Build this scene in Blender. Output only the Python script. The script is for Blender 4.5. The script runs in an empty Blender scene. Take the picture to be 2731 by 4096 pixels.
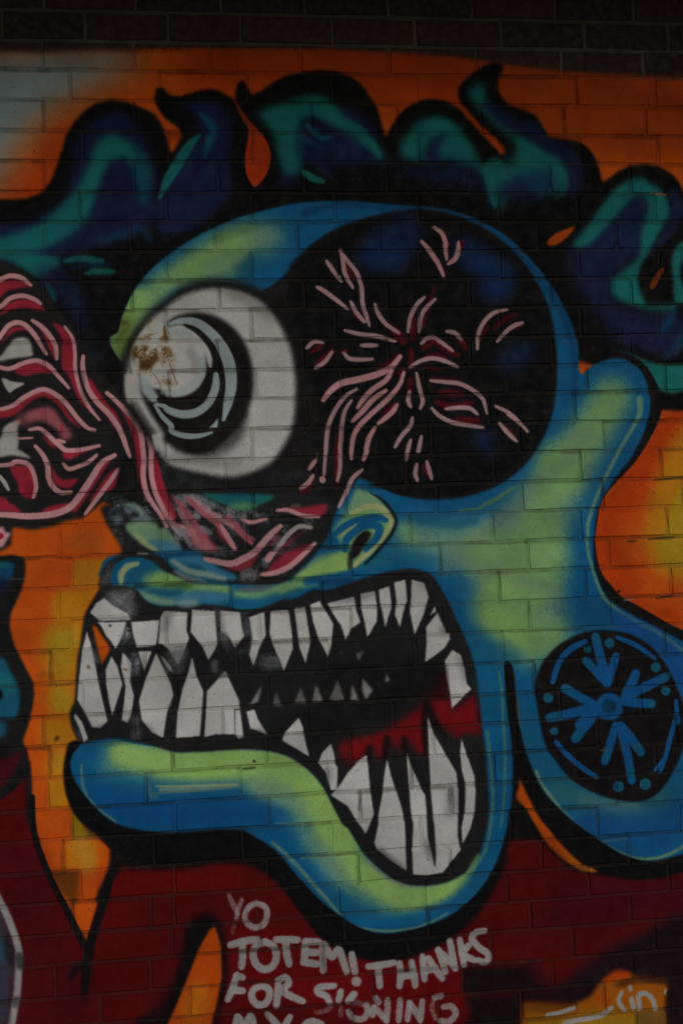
import bpy, math, random
import numpy as np
from mathutils import Matrix, Vector

random.seed(7)
rng = np.random.default_rng(11)
scene = bpy.context.scene
COL = scene.collection

# ------------------------------------------------------------------ camera
COURSE = 0.086                       # height of one brick course, metres
YAW, PITCH, ROLL, DIST, EYE = -0.156497, 0.045933, 0.037497, 50.0394, -19.1036
FOC = 6100.0                         # focal length in photograph pixels (2731 x 4096)
EYE_Z = 1.60                         # camera height above the pavement


def rot3(yaw, pitch, roll):
    cr, sr, cp, sp, cw, sw = (math.cos(roll), math.sin(roll), math.cos(pitch),
                              math.sin(pitch), math.cos(yaw), math.sin(yaw))
    rr = np.array([[cr, 0, sr], [0, 1, 0], [-sr, 0, cr]])
    rp = np.array([[1, 0, 0], [0, cp, -sp], [0, sp, cp]])
    ry = np.array([[cw, -sw, 0], [sw, cw, 0], [0, 0, 1]])
    return ry @ rp @ rr


R3 = rot3(YAW, PITCH, ROLL)
cam_data = bpy.data.cameras.new('camera')
cam = bpy.data.objects.new('camera', cam_data)
COL.objects.link(cam)
scene.camera = cam
right, fwd, up = R3 @ [1, 0, 0], R3 @ [0, 1, 0], R3 @ [0, 0, 1]
cam.matrix_world = Matrix(((right[0], up[0], -fwd[0], 0),
                           (right[1], up[1], -fwd[1], -DIST * COURSE),
                           (right[2], up[2], -fwd[2], EYE_Z),
                           (0, 0, 0, 1)))
cam_data.sensor_fit = 'VERTICAL'
cam_data.sensor_height = 23.5
cam_data.lens = FOC / 4096 * 23.5
cam_data.clip_end = 2000

# ------------------------------------------------------------------ light
SUN_EL, SUN_AZ = math.radians(24), math.radians(-14)   # soft dusk light from behind the camera
world = bpy.data.worlds.new('World')
scene.world = world
world.use_nodes = True
wn = world.node_tree
bg = wn.nodes['Background']
sky = wn.nodes.new('ShaderNodeTexSky')
sky.sky_type = 'NISHITA'
sky.sun_disc = False
sky.sun_elevation = SUN_EL
sky.sun_rotation = math.pi + SUN_AZ
sky.dust_density = 1.0
sky.air_density = 1.0
sky.ozone_density = 1.0
wn.links.new(sky.outputs[0], bg.inputs[0])
bg.inputs[1].default_value = 0.05
sun_data = bpy.data.lights.new('sun', 'SUN')
sun_data.energy = 0.5
sun_data.angle = math.radians(35)
sun_data.color = (1.0, 0.97, 0.93)
sun = bpy.data.objects.new('sun', sun_data)
COL.objects.link(sun)
sd = Vector((math.sin(SUN_AZ) * math.cos(SUN_EL), math.cos(SUN_AZ) * math.cos(SUN_EL), -math.sin(SUN_EL)))
sun.rotation_euler = sd.to_track_quat('-Z', 'Y').to_euler()
scene.view_settings.view_transform = 'Standard'
scene.view_settings.look = 'None'
scene.view_settings.gamma = 1
scene.view_settings.use_curve_mapping = False
scene.view_settings.exposure = 0.02


# ------------------------------------------------------------------ photograph -> wall
def to_wall(px):
    """photograph pixels -> courses on the wall plane (X right, Z up)"""
    px = np.asarray(px, float)
    r = np.stack([(px[..., 0] - 1365.5) / FOC, np.ones(px.shape[:-1]), -(px[..., 1] - 2048.0) / FOC])
    w = np.tensordot(R3, r, 1)
    return np.stack([w[0] / w[1] * DIST, w[2] / w[1] * DIST + EYE], -1)


PPC = 60.0                           # canvas pixels per course
X0, X1, ZT, ZB = -8.0, 25.0, 6.0, -41.0
_c = to_wall([[-420, 2048], [3150, 2048], [1365, -250], [1365, 4500]])
X0, X1, ZT, ZB = _c[0, 0], _c[1, 0], 2.2, -37.5
CW, CH = int((X1 - X0) * PPC), int((ZT - ZB) * PPC)


def to_canvas(px):
    w = to_wall(px)
    return np.stack([(w[..., 0] - X0) * PPC, (ZT - w[..., 1]) * PPC], -1)


# ------------------------------------------------------------------ paint engine
TILE = dict(A=(0, 0), B=(700, 200), C=(1400, 200), D=(1931, 600), E=(0, 1000), F=(644, 1000),
            G=(1288, 1000), H=(1931, 1300), I=(0, 1780), J=(644, 1780), K=(1288, 1780), L=(1931, 2100),
            M=(0, 2500), N=(644, 2500), O=(1288, 2500), P=(1931, 2800), Q=(0, 3296), R=(644, 3296),
            S=(1288, 3296), U=(1931, 3296))


def parse(s):
    pts, wd, t = [], [], None
    for k in s.split():
        if k == 'Z':
            t = (0, 0, 1.74170)
        elif k == 'Y':
            t = (0, 0, 1.0)
        elif len(k) == 1 and k.isalpha():
            t = TILE[k] + (0.510204,)
        else:
            v = [float(q) for q in k.split(',')]
            pts.append((t[0] + v[0] * t[2], t[1] + v[1] * t[2]))
            wd.append(v[2] if len(v) > 2 else 1.0)
    return to_canvas(np.array(pts)), np.array(wd)


def catmull(p, closed, n=6):
    if len(p) < 3:
        return p
    if closed:
        q = np.concatenate([p[-1:], p, p[:2]])
    else:
        q = np.concatenate([2 * p[:1] - p[1:2], p, 2 * p[-1:] - p[-2:-1]])
    out = []
    for i in range(1, len(q) - 2):
        a, b, c, d = q[i - 1], q[i], q[i + 1], q[i + 2]
        for j in range(n):
            t = j / n
            out.append(.5 * (2 * b + (c - a) * t + (2 * a - 5 * b + 4 * c - d) * t * t + (3 * b - a - 3 * c + d) * t ** 3))
    if not closed:
        out.append(q[-2])
    return np.array(out)


def box1(m, r, ax):
    c = np.cumsum(m, axis=ax, dtype=np.float64)
    n = m.shape[ax]
    i1 = np.minimum(np.arange(n) + r, n - 1)
    i0 = np.arange(n) - r - 1
    a = np.take(c, i1, ax)
    b = np.take(c, np.maximum(i0, 0), ax)
    sh = [1, 1]
    sh[ax] = n
    b = b * (i0 >= 0).reshape(sh)
    return ((a - b) / (2 * r + 1)).astype(np.float32)


def blur(m, r):
    r = int(round(r))
    if r < 1:
        return m
    for _ in range(2):
        m = box1(box1(m, r, 0), r, 1)
    return m


def vnoise(cell, octaves=3):
    out = np.zeros((CH, CW), np.float32)
    amp, tot = 1.0, 0
    for _ in range(octaves):
        gh, gw = int(CH / cell) + 3, int(CW / cell) + 3
        g = rng.random((gh, gw)).astype(np.float32)
        y = np.arange(CH) / cell
        x = np.arange(CW) / cell
        yi, xi = y.astype(int), x.astype(int)
        fy = (y - yi)[:, None].astype(np.float32)
        fx = (x - xi)[None].astype(np.float32)
        fy, fx = fy * fy * (3 - 2 * fy), fx * fx * (3 - 2 * fx)
        g0, g1 = g[yi], g[yi + 1]
        a = g0[:, xi] * (1 - fx) + g0[:, xi + 1] * fx
        b = g1[:, xi] * (1 - fx) + g1[:, xi + 1] * fx
        out += amp * (a * (1 - fy) + b * fy)
        tot += amp
        amp *= .55
        cell = max(cell / 2.1, 1.5)
    return out / tot


N_FINE = vnoise(3, 2)
N_MID = vnoise(22, 3)
N_BIG = vnoise(110, 3)
CAN = np.zeros((CH, CW, 3), np.float32)
PAINT = np.zeros((CH, CW), np.float32)      # 1 where the brick carries paint


def col(c):
    return np.array(c, np.float32) / 255.0


def put(mask, x0, y0, c, a, clip, grain, paint):
    h, w = mask.shape
    sl = (slice(y0, y0 + h), slice(x0, x0 + w))
    m = mask * a
    if grain:
        m = np.clip(m + (N_FINE[sl] - .5) * grain * 2.2 * m * (1 - m), 0, 1)
    if clip is not None:
        m = m * clip[sl]
    CAN[sl] += (col(c) - CAN[sl]) * m[..., None]
    if paint:
        PAINT[sl] = np.maximum(PAINT[sl], m)


def polymask(p, pad):
    x0 = max(int(np.floor(p[:, 0].min())) - pad, 0)
    y0 = max(int(np.floor(p[:, 1].min())) - pad, 0)
    x1 = min(int(np.ceil(p[:, 0].max())) + pad, CW)
    y1 = min(int(np.ceil(p[:, 1].max())) + pad, CH)
    if x1 <= x0 or y1 <= y0:
        return None
    h, w = y1 - y0, x1 - x0
    acc = np.zeros((h, w + 2), np.float32)
    q = p - [x0, y0]
    for i in range(len(q)):
        a, b = q[i], q[(i + 1) % len(q)]
        if a[1] == b[1]:
            continue
        s = 1.0
        if a[1] > b[1]:
            a, b, s = b, a, -1.0
        r0, r1 = max(int(np.ceil(a[1] - .5)), 0), min(int(np.ceil(b[1] - .5)), h)
        if r1 <= r0:
            continue
        rows = np.arange(r0, r1)
        xc = np.clip(a[0] + (rows + .5 - a[1]) / (b[1] - a[1]) * (b[0] - a[0]), 0, w)
        xi = xc.astype(int)
        fr = (xc - xi).astype(np.float32)
        np.add.at(acc, (rows, xi), s * (1 - fr))
        np.add.at(acc, (rows, xi + 1), s * fr)
    m = np.clip(np.abs(np.cumsum(acc, 1)[:, :w]), 0, 1)
    return m, x0, y0


def mask_of(path, soft=3, smooth=True):
    p, _ = parse(path)
    if smooth:
        p = catmull(p, True)
    r = soft * .5 * .55
    res = polymask(p, int(r * 2.2) + 3)
    if res is None:
        return None
    m, x0, y0 = res
    return (blur(m, max(r, 1)), x0, y0)


def fullmask(path, soft=3, smooth=True):
    full = np.zeros((CH, CW), np.float32)
    r = mask_of(path, soft, smooth)
    full[r[1]:r[1] + r[0].shape[0], r[2 - 0]:r[2] + r[0].shape[1]] = 0
    m, x0, y0 = r
    full[y0:y0 + m.shape[0], x0:x0 + m.shape[1]] = m
    return full


def fill(c, path, soft=4, a=1.0, smooth=True, clip=None, grain=.5, paint=True):
    r = mask_of(path, soft, smooth)
    if r is not None:
        put(r[0], r[1], r[2], c, a, clip, grain, paint)


def strokemask(path, w, soft, taper):
    p, wd = parse(path)
    if len(p) > 2:
        q = catmull(p, False, 7)
        t = np.linspace(0, len(wd) - 1, len(q))
        wd = np.interp(t, np.arange(len(wd)), wd)
        p = q
    elif taper:
        t = np.linspace(0, 1, 9)[:, None]
        p = p[:1] * (1 - t) + p[1:] * t
        wd = np.interp(t[:, 0], [0, 1], wd)
    if taper:
        t = np.linspace(0, 1, len(p))
        wd = wd * (1 - taper * np.abs(2 * t - 1) ** 3)
    rad = wd * w * .25                       # photograph px -> half width in canvas px
    s = max(soft * .5, .9)
    pad = int(rad.max() + s + 2)
    x0, y0 = max(int(p[:, 0].min()) - pad, 0), max(int(p[:, 1].min()) - pad, 0)
    x1, y1 = min(int(p[:, 0].max()) + pad + 1, CW), min(int(p[:, 1].max()) + pad + 1, CH)
    if x1 <= x0 or y1 <= y0:
        return None
    M = np.zeros((y1 - y0, x1 - x0), np.float32)
    for i in range(len(p) - 1):
        a, b = p[i], p[i + 1]
        ra, rb = rad[i], rad[i + 1]
        g = max(ra, rb) + s + 1
        bx0, bx1 = max(int(min(a[0], b[0]) - g), x0), min(int(max(a[0], b[0]) + g) + 2, x1)
        by0, by1 = max(int(min(a[1], b[1]) - g), y0), min(int(max(a[1], b[1]) + g) + 2, y1)
        if bx1 <= bx0 or by1 <= by0:
            continue
        X = np.arange(bx0, bx1)[None] + .5
        Y = np.arange(by0, by1)[:, None] + .5
        d = b - a
        L2 = d @ d + 1e-9
        t = np.clip(((X - a[0]) * d[0] + (Y - a[1]) * d[1]) / L2, 0, 1)
        dist = np.hypot(X - a[0] - t * d[0], Y - a[1] - t * d[1])
        v = np.clip((ra + t * (rb - ra) - dist) / s + .5, 0, 1)
        v = v * v * (3 - 2 * v)
        sub = M[by0 - y0:by1 - y0, bx0 - x0:bx1 - x0]
        np.maximum(sub, v, out=sub)
    return M, x0, y0


def stroke(c, path, w, soft=5, a=1.0, taper=.35, clip=None, grain=.5, paint=True):
    r = strokemask(path, w, soft, taper)
    if r is not None:
        put(r[0], r[1], r[2], c, a, clip, grain, paint)


def speckle(c, path, lo=.5, hi=.62, soft=8, a=.9, noise=None, clip=None):
    r = mask_of(path, soft)
    if r is None:
        return
    m, x0, y0 = r
    n = (N_MID if noise is None else noise)[y0:y0 + m.shape[0], x0:x0 + m.shape[1]]
    n = .75 * n + .25 * N_FINE[y0:y0 + m.shape[0], x0:x0 + m.shape[1]]
    lo, hi = lo - .03, hi + .05
    k = np.clip((n - lo) / (hi - lo), 0, 1)
    put(m * k, x0, y0, c, a, clip, 0, True)


# paint colours (what is in the can)
WHITE, BONE, PALE = (234, 233, 230), (210, 208, 202), (166, 192, 200)
BLACK, SOOT, CHAR = (15, 14, 16), (38, 39, 41), (62, 64, 66)
ORANGE, ORED, AMBER, YELLOW = (246, 104, 20), (226, 72, 8), (234, 158, 28), (222, 186, 46)
RED, WINE, CRIM, PINK, ROSE = (104, 5, 12), (88, 8, 28), (200, 50, 74), (246, 178, 184), (206, 110, 124)
BLUE, SKY, DEEP = (18, 112, 168), (76, 152, 196), (12, 66, 118)
TEAL, SEA, NAVY, PLUM = (34, 154, 144), (30, 116, 150), (32, 42, 90), (36, 16, 34)
LIME, LEAF, SAGE, CREAM = (184, 228, 126), (158, 208, 130), (148, 192, 158), (204, 214, 150)
RUST, GREY, SLATE = (122, 80, 20), (136, 138, 142), (70, 92, 108)
BARE = (62, 44, 44)

CAN[:] = col(BARE)

# ================================================================== THE MURAL
# ---- ground colours
fill(ORANGE, 'Y -700,196 0,196 400,193 800,190 1365,198 1800,222 2050,262 2300,285 2500,298 2731,308 3300,330 3400,4700 -700,4700', 26, smooth=False, grain=.9)
ground = PAINT.copy()
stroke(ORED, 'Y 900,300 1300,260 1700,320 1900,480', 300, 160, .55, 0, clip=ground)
stroke((176, 66, 10), 'Y 2000,420 2400,440 2900,520', 330, 180, .7, 0, clip=ground)  # browner orange paints in the light falloff at top right
stroke((190, 72, 12), 'Y 800,260 1300,240 1900,300', 150, 120, .55, 0, clip=ground)  # darker orange along the top, the falloff put into the colour
stroke(ORED, 'Y 60,760 180,700 240,560', 130, 90, .5, 0, clip=ground)
fill(PALE, 'A -700,380 0,384 500,375 1040,378 1060,540 900,600 720,690 520,790 380,880 270,1000 190,1120 70,1230 40,1400 0,1460 -700,1600', 130, 1, grain=.5, clip=ground)
speckle((150, 168, 172), 'A -300,400 1000,400 700,650 200,900 -300,1200', .45, .75, 30, .5, clip=ground)
fill(BARE, 'A 0,350 160,340 600,365 1040,372 1040,392 600,392 300,410 160,400 0,398', 20, .75)
# right-hand orange field, amber towards the edge
stroke(ORED, 'H 1568,760 1300,950 1150,1250 L 950,20 960,260 1150,480 1450,640', 150, 90, .8, 0)
stroke(AMBER, 'H 1700,850 1560,1050 1480,1300 1400,1568 L 1400,120 1480,300 1640,330', 150, 90, .9, 0)
stroke(YELLOW, 'H 1700,1250 1568,1450 L 1520,60 1480,220 1640,240', 110, 60, .85, 0)
stroke(ORANGE, 'L 1350,520 1568,560 1750,640', 120, 80, .8, 0)
# left-hand orange strip, amber beside the teeth, blocky brick by brick
fill(AMBER, 'I 580,900 900,890 800,1010 800,1110 570,1110', 14, .9, False)
fill(AMBER, 'I 440,1140 800,1120 700,1260 660,1380 420,1390 400,1260', 26, .9, False)
fill(YELLOW, 'I 400,1410 660,1400 640,1568 380,1568', 50, .75, False)
fill(YELLOW, 'M 370,20 640,20 610,460 400,470 330,240', 50, .8, False)
fill(YELLOW, 'M 400,470 600,480 590,700 420,720 370,600', 40, .85, False)
fill(AMBER, 'M 330,740 560,730 640,900 600,960 320,960', 30, .9, False)
fill(YELLOW, 'M 390,990 620,970 540,1100 540,1190 380,1200', 40, .8, False)
fill(AMBER, 'M 380,1210 540,1200 560,1430 380,1440', 14, .9, False)
fill((168, 150, 30), 'M 560,1450 660,1500 640,1568 Q 780,100 640,110 570,110', 14, .9, False)
fill(AMBER, 'Q 500,160 620,110 780,130 760,340 500,350', 24, .75, False)
stroke((226, 168, 70), 'Q 620,150 680,250 690,330', 60, 50, .6, 0)
fill((130, 70, 14), 'Q 390,370 620,370 610,620 560,630 420,440', 16, .9, False)
stroke((226, 120, 50), 'I 700,720 600,760 760,780', 60, 60, .5, 0)

# ---- dark red field along the bottom
fill(RED, 'Q 672,950 760,640 860,400 930,300 1100,250 R 500,220 800,300 980,480 Y 1500,3700 2000,3400 2060,3300 2160,3250 2260,3380 2400,3460 2731,3440 3400,3440 3400,4700 -700,4700 -700,2950 110,2990 M 245,1300 Q 250,80 320,260 420,480 560,740', 8, smooth=False, grain=.9)
stroke(WINE, 'U 700,600 1200,560 1568,600 1750,600', 170, 120, .6, 0)
stroke((150, 12, 20), 'R 700,1050 S 300,1250 900,1300', 260, 120, .5, 0)
stroke((150, 12, 20), 'Q 900,450 1200,460 R 500,420', 100, 80, .4, 0)
stroke((84, 10, 20), 'Q 200,700 350,900 300,1200 500,1450 300,1560', 200, 150, .45, 0)
stroke((84, 10, 20), 'U 300,900 700,760 1100,700', 160, 140, .4, 0)
stroke(WINE, 'Q 60,200 200,300 250,500', 150, 120, .4, 0)

# ---- hair: black mass
HAIR = ('A -900,1500 -300,1560 0,1565 200,1560 330,1510 400,1420 450,1300 490,1170 520,1060 580,960 660,870 760,805 880,780 1000,800 1130,850 '
        '1220,900 1280,1000 1310,1090 1330,1180 1345,1205 1380,1160 1425,1060 1400,1000 1300,930 1240,850 1210,770 1225,700 1270,682 1305,720 1350,755 1420,755 1500,730 '
        'B 188,318 280,305 350,320 420,365 462,392 474,385 474,330 485,270 512,240 545,245 570,300 600,350 680,320 760,260 860,205 1000,170 1150,160 1280,170 1400,220 1480,290 '
        'C 158,370 200,430 230,520 260,630 283,680 310,620 360,540 420,470 500,415 600,385 680,385 780,410 850,460 940,560 1040,670 1120,760 1185,825 1212,805 1200,750 1140,690 1080,640 980,540 900,450 855,390 842,310 880,250 960,180 1040,130 '
        '1110,98 1195,108 1190,170 1155,230 1150,310 1190,380 1240,430 1330,460 1450,510 '
        'D 519,-40 640,-20 740,-10 820,-20 870,50 905,130 920,200 935,252 980,230 1060,165 1160,120 1270,108 1380,130 1480,190 1540,260 1568,330 1750,600 1900,1200 '
        'Y 2900,1632 2640,1632 2520,1500 2300,1440 2200,1200 1300,900 560,1400 500,1700 200,1500 -300,1400')
HAIR = HAIR.replace('D 519,-40 640,-20 740,-10 820,-20', 'D 519,-95 640,-85 740,-70 820,-20')
fill(BLACK, HAIR, 10, smooth=False, grain=.7)
hm = fullmask(HAIR, 10, False)
# hump 1
fill(NAVY, 'A 600,1120 700,970 830,890 960,885 1060,960 1150,1090 1205,1250 1215,1568 1200,1750 900,1900 700,1950 300,2050 0,2100 -700,2100 -700,1800 0,1760 300,1700 480,1568 560,1360', 34, .95, clip=hm)
fill(TEAL, 'A 735,1180 790,1090 870,1052 960,1075 1040,1130 1090,1220 1115,1330 1100,1450 1050,1460 1040,1330 980,1240 860,1290 800,1420 740,1568 700,1700 600,1800 480,1880 300,1960 100,2000 -600,2080 -600,1900 0,1860 200,1810 380,1720 520,1600 620,1450 690,1310', 30, .95, clip=hm)
fill(NAVY, 'A 860,1310 960,1270 1020,1330 1060,1440 1080,1568 1000,1800 820,1860 700,1850 760,1600 800,1440', 26, .9, clip=hm)
stroke(DEEP, 'A 1080,1250 1110,1400 1090,1568', 50, 40, .55, clip=hm)
stroke(SEA, 'A 820,1880 960,1840 1100,1800 1180,1880', 40, 40, .35, clip=hm)
# hump 2
fill(NAVY, 'B -160,1300 -110,1020 -60,960 0,860 90,740 180,620 150,500 60,430 180,385 320,395 420,490 445,640 425,850 440,1100 330,1250 150,1400 -100,1450', 30, .95, clip=hm)
stroke(TEAL, 'B -120,1160,.5 -50,1010,1 20,900,1.1 100,770,1 190,665,.6', 40, 14, .85, clip=hm)
stroke(SEA, 'B 200,500 260,550 300,620 290,690 255,760 235,830', 34, 26, .75, .6, clip=hm)
stroke(TEAL, 'B 255,680 262,740', 22, 22, .5, clip=hm)
# hump 3
fill(TEAL, 'B 655,495 760,440 920,385 1080,352 1200,380 1330,500 1450,620 1568,750 1650,850 1560,860 1440,690 1320,650 1210,590 1080,520 990,560 950,680 960,820 980,880 920,980 860,960 820,830 790,700 730,600', 34, .95, clip=hm)
fill(NAVY, 'B 980,600 1080,560 1200,600 1330,660 1450,700 1530,820 1520,870 1300,880 1150,840 1020,860 960,780', 36, .9, clip=hm)
stroke(NAVY, 'B 1330,470 1450,560 1568,680', 60, 50, .8, clip=hm)
stroke(SEA, 'B 1040,590 1100,650 1160,690 1225,680', 28, 18, .9, clip=hm)
stroke(TEAL, 'B 1150,690 1215,680', 22, 12, .8, clip=hm)
stroke(SEA, 'B 990,680 1080,730 1160,760', 26, 30, .4, clip=hm)
stroke(SEA, 'B 870,960 930,930 960,870', 60, 50, .6, clip=hm)
stroke(TEAL, 'B 1010,955 1080,1005 1160,1030', 30, 14, .8, clip=hm)
stroke(NAVY, 'B 1000,820 1120,860 1190,960', 70, 60, .7, clip=hm)
stroke(NAVY, 'B 840,1040 930,1020', 60, 60, .6, clip=hm)
# hump 4 and flame lock
fill(TEAL, 'C 395,830 420,700 520,570 640,525 760,540 850,610 920,710 1000,850 1060,920 1130,960 1270,915 1300,850 1300,770 1270,700 1190,630 1090,540 1000,450 935,370 925,320 965,280 1030,243 1055,330 1095,420 1170,520 1290,610 1420,690 1568,780 D 620,60 655,150 650,280 600,360 480,330 250,330 130,450 60,420 20,250 -80,140 C 900,900 800,860 700,880 560,880', 34, .95, clip=hm)
fill(NAVY, 'C 575,850 590,770 640,700 720,660 775,665 720,720 690,800 720,870 640,900', 30, .95, clip=hm)
fill(SEA, 'C 700,860 720,740 800,670 880,740 960,860 900,930 800,900', 50, .5, clip=hm)
fill(NAVY, 'C -250,680 -50,660 80,690 200,800 300,870 500,900 850,900 1000,950 1050,1080 800,1080 500,1000 200,900 -100,900', 50, .7, clip=hm)
stroke(TEAL, 'C -20,570 80,640 170,740 240,830', 44, 30, .7, .7, clip=hm)
stroke(TEAL, 'C 1130,940,1.6 1130,1080,1 1130,1230,.2', 60, 20, .75, 0, clip=hm)
fill(NAVY, 'C 1150,1240 1150,1110 1230,1010 1380,930 1568,920 D 600,250 560,330 300,360 150,430 100,480', 50, .9, clip=hm)
stroke(SEA, 'D 330,170 420,200 460,300', 90, 70, .45, clip=hm)
stroke(TEAL, 'D 650,180 655,270 625,345', 28, 26, .6, clip=hm)
stroke(NAVY, 'C 1080,440 1250,570 1420,640 D 560,-20 680,60 720,200 700,330', 75, 50, .85, clip=hm)
# right lock
fill(NAVY, 'D 700,760 900,560 1050,400 1180,280 1290,300 1350,420 1350,600 1300,800 1200,900 1050,960 1000,1100 1100,1230 1300,1280 1500,1260 1568,1300 1568,1520 1300,1500 1100,1450 900,1300 700,1000', 60, .9, clip=hm)
fill(TEAL, 'D 700,752 820,595 900,480 980,368 1080,272 1200,224 1310,260 1400,330 1452,420 1458,530 1405,620 1345,720 1300,800 1250,880 1222,980 1222,1090 1270,1210 1210,1225 1100,1190 1030,1150 1000,1085 1012,1020 1090,945 1180,885 1230,800 1235,660 1270,540 1290,430 1230,340 1160,370 1080,460 990,570 890,690 800,755', 22, .95, clip=hm)
stroke(NAVY, 'D 1500,330 1520,480 1450,640 1360,800', 55, 40, .8, clip=hm)
fill(BLACK, 'D 1568,640 1450,700 1340,800 1250,900 1225,1010 1240,1120 1290,1190 1400,1190 1480,1120 1480,900 1568,740', 16, .95, clip=hm)
stroke(TEAL, 'D 1240,1220 1370,1240 1490,1225', 34, 40, .6, clip=hm)
stroke(SEA, 'D 1490,1250 1460,1330 1400,1420', 40, 40, .5, clip=hm)
fill(TEAL, 'D 1700,650 1568,715 1500,775 1475,880 1490,1050 1500,1190 1568,1200 1700,1200', 16, .9, clip=hm)
fill(BLACK, 'D 1640,800 1550,890 1560,1050 1640,1080', 14, .95, clip=hm)
stroke((150, 64, 10), 'D 1318,1080 1350,1020 1400,940', 26, 10, .95)
fill((206, 84, 14), 'D 500,720 545,670 620,632 720,598 660,680 580,742 512,748', 6)
fill(TEAL, 'H 1030,195 1150,225 1260,272 1400,305 1568,310 1800,300 1800,520 1568,520 1500,540 1420,525 1345,475 1300,395 1240,305 1150,245', 12, .9)
stroke(SEA, 'H 1568,60 1520,170 1440,240', 40, 40, .5)
stroke((40, 40, 110), 'H 1020,60 1200,120 1440,170', 90, 80, .5)
fill(BLACK, 'H 1300,500 1400,540 1500,560 1568,540 1800,540 1800,650 1360,655', 10)
hw = np.clip((N_BIG - .40) * 3, 0, 1) * hm
CAN += (col((14, 52, 84)) - CAN) * (hw * .16)[..., None] * (CAN[..., 2:3] > .2)
for q in ('A 640,1568 760,1500 900,1600', 'A 400,1800 560,1760 700,1700', 'B 60,1000 120,860 200,760', 'B 200,1050 280,900 300,760', 'B 1150,760 1300,760 1450,820', 'C 650,1020 800,960 900,1000', 'D 820,900 960,760 1100,620', 'D 1080,860 1180,700 1220,560', 'D 300,420 420,380 540,340', 'E 520,300 600,420 700,520'):
    stroke((20, 74, 100), q, 30, 44, .28, clip=None)
for q, w in (('A 1080,1180 1150,1350 1130,1568', 46), ('B 860,520 900,700 900,880', 110), ('B 1100,430 1300,560 1480,720', 60), ('C 520,700 640,600 780,620 900,760', 60), ('C 1150,960 1300,900 1500,880', 90), ('D 350,60 520,110 600,220', 70), ('D 960,520 1100,360 1240,270', 70), ('A 560,1640 430,1780 250,1880 0,1950', 90), ('D 1100,1060 1200,1140', 60)):
    stroke((30, 136, 136), q, w, 60, .55, .3, clip=hm)
# orange gaps in the hair
fill(ORED, 'B 500,455 545,520 625,600 700,680 745,780 748,880 712,980 632,1074 580,1020 552,930 553,800 575,680 570,600 530,525', 5)
stroke((150, 62, 20), 'B 472,390,.6 500,455,1 560,560,1.6', 16, 8, .8, 0)
stroke((120, 54, 26), 'B 570,560 620,620', 30, 26, .5)
stroke((150, 40, 6), 'A 1330,1040 1390,1080', 40, 50, .5)
# left shoulder of the hair, under hump 1
fill(TEAL, 'E -600,-40 0,45 200,25 430,55 480,110 400,170 290,215 150,130 0,62 -600,20', 20, .85)
stroke(TEAL, 'E 520,85 640,65 800,85', 30, 22, .7)
stroke(TEAL, 'E 680,180 760,165 890,170', 26, 22, .65)
stroke(TEAL, 'E 370,270 410,330 430,390', 26, 22, .6)
stroke(NAVY, 'E 340,190 470,240 560,400 640,560', 100, 80, .6)
stroke((20, 44, 74), 'E 500,220 600,350 650,430', 50, 50, .5)
stroke(DEEP, 'E 560,140 700,120 850,110', 24, 24, .5)
stroke((34, 40, 50), 'E 620,620 720,760 800,900', 90, 80, .6)
stroke((20, 48, 70), 'E 660,760 720,860', 50, 50, .5)

# ---- veins on the left
fill((40, 39, 39), 'E -500,60 0,80 120,125 250,200 340,280 420,420 600,640 780,940 1000,1180 1240,1420 1290,1568 I 1270,300 1230,480 950,430 800,450 780,470 690,545 640,575 520,595 400,640 250,665 100,640 90,780 20,830 -500,830', 12, smooth=False)
stroke(SOOT, 'E 700,1440 800,1520 I 800,20 900,120 700,200', 120, 90, .6)
stroke(SOOT, 'E 120,490 300,500 360,1020 420,1040', 60, 60, .4)
for s in ('E -200,330 0,250 80,232 180,245 245,285 150,300 60,320 0,372 -200,480', 'E -200,560 0,490 60,420 180,385 280,405 352,472 200,455 80,472 0,515 -200,620',
          'E -200,800 0,730 70,630 130,600 200,612 270,670 300,730 230,640 150,630 70,670 0,740', 'E 290,580 340,600 400,690 440,780 430,850 380,760 340,660',
          'E 415,575 490,600 560,690 590,790 592,930 620,1060 680,1190 740,1290 640,1200 580,1090 540,990 492,930 482,780 485,690',
          'E 700,1000 770,1100 840,1200 920,1290 960,1420 900,1390 830,1290 760,1200 690,1110', 'E 110,945 210,895 310,885 390,925 420,960 300,968 200,988',
          'E -200,1270 0,1260 110,1230 210,1160 320,1105 410,1130 490,1200 550,1290 640,1400 540,1330 470,1230 400,1170 320,1150 230,1200 150,1270 60,1310 -200,1340',
          'E 920,1210 1000,1280 1080,1400 1110,1480 1115,1568 I 1120,150 1110,250 1150,380 1090,370 1060,250 1050,100 E 1030,1500 1020,1400 970,1290',
          'E 330,1450 400,1500 490,1568 I 620,40 760,8 640,70 560,110 500,100 490,20 E 400,1540', 'I 400,150 440,225 500,270 610,265 560,330 490,335 420,290',
          'I 80,180 160,158 235,175 265,250 290,350 250,420 160,385 140,300', 'I -200,400 0,400 80,450 170,525 60,525 -200,500',
          'I 560,460 430,470 340,510 350,550 480,540', 'I 900,80 830,120 770,190 690,320 620,430 560,500 600,520 700,380 830,180', 'I 770,340 850,225 950,178 1002,200 992,285 900,340 800,385 700,450',
          'I 1210,150 1260,300 1300,420 1330,520 1300,500 1250,400 1220,300', 'I 940,380 1060,330 1030,410'):
    fill(CRIM, s, 9, .95)
for s in ('E 480,690 580,700 590,760 490,750', 'E 0,420 60,395 0,470', 'I 200,300 280,340 250,420'):
    fill((150, 24, 50), s, 20, .6)
fill(BONE, 'E -100,860 0,835 60,760 110,702 180,685 238,712 255,790 250,830 100,852 0,872', 6)
fill(BONE, 'E 15,1005 100,1030 195,1046 120,1090 70,1115', 5)
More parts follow.
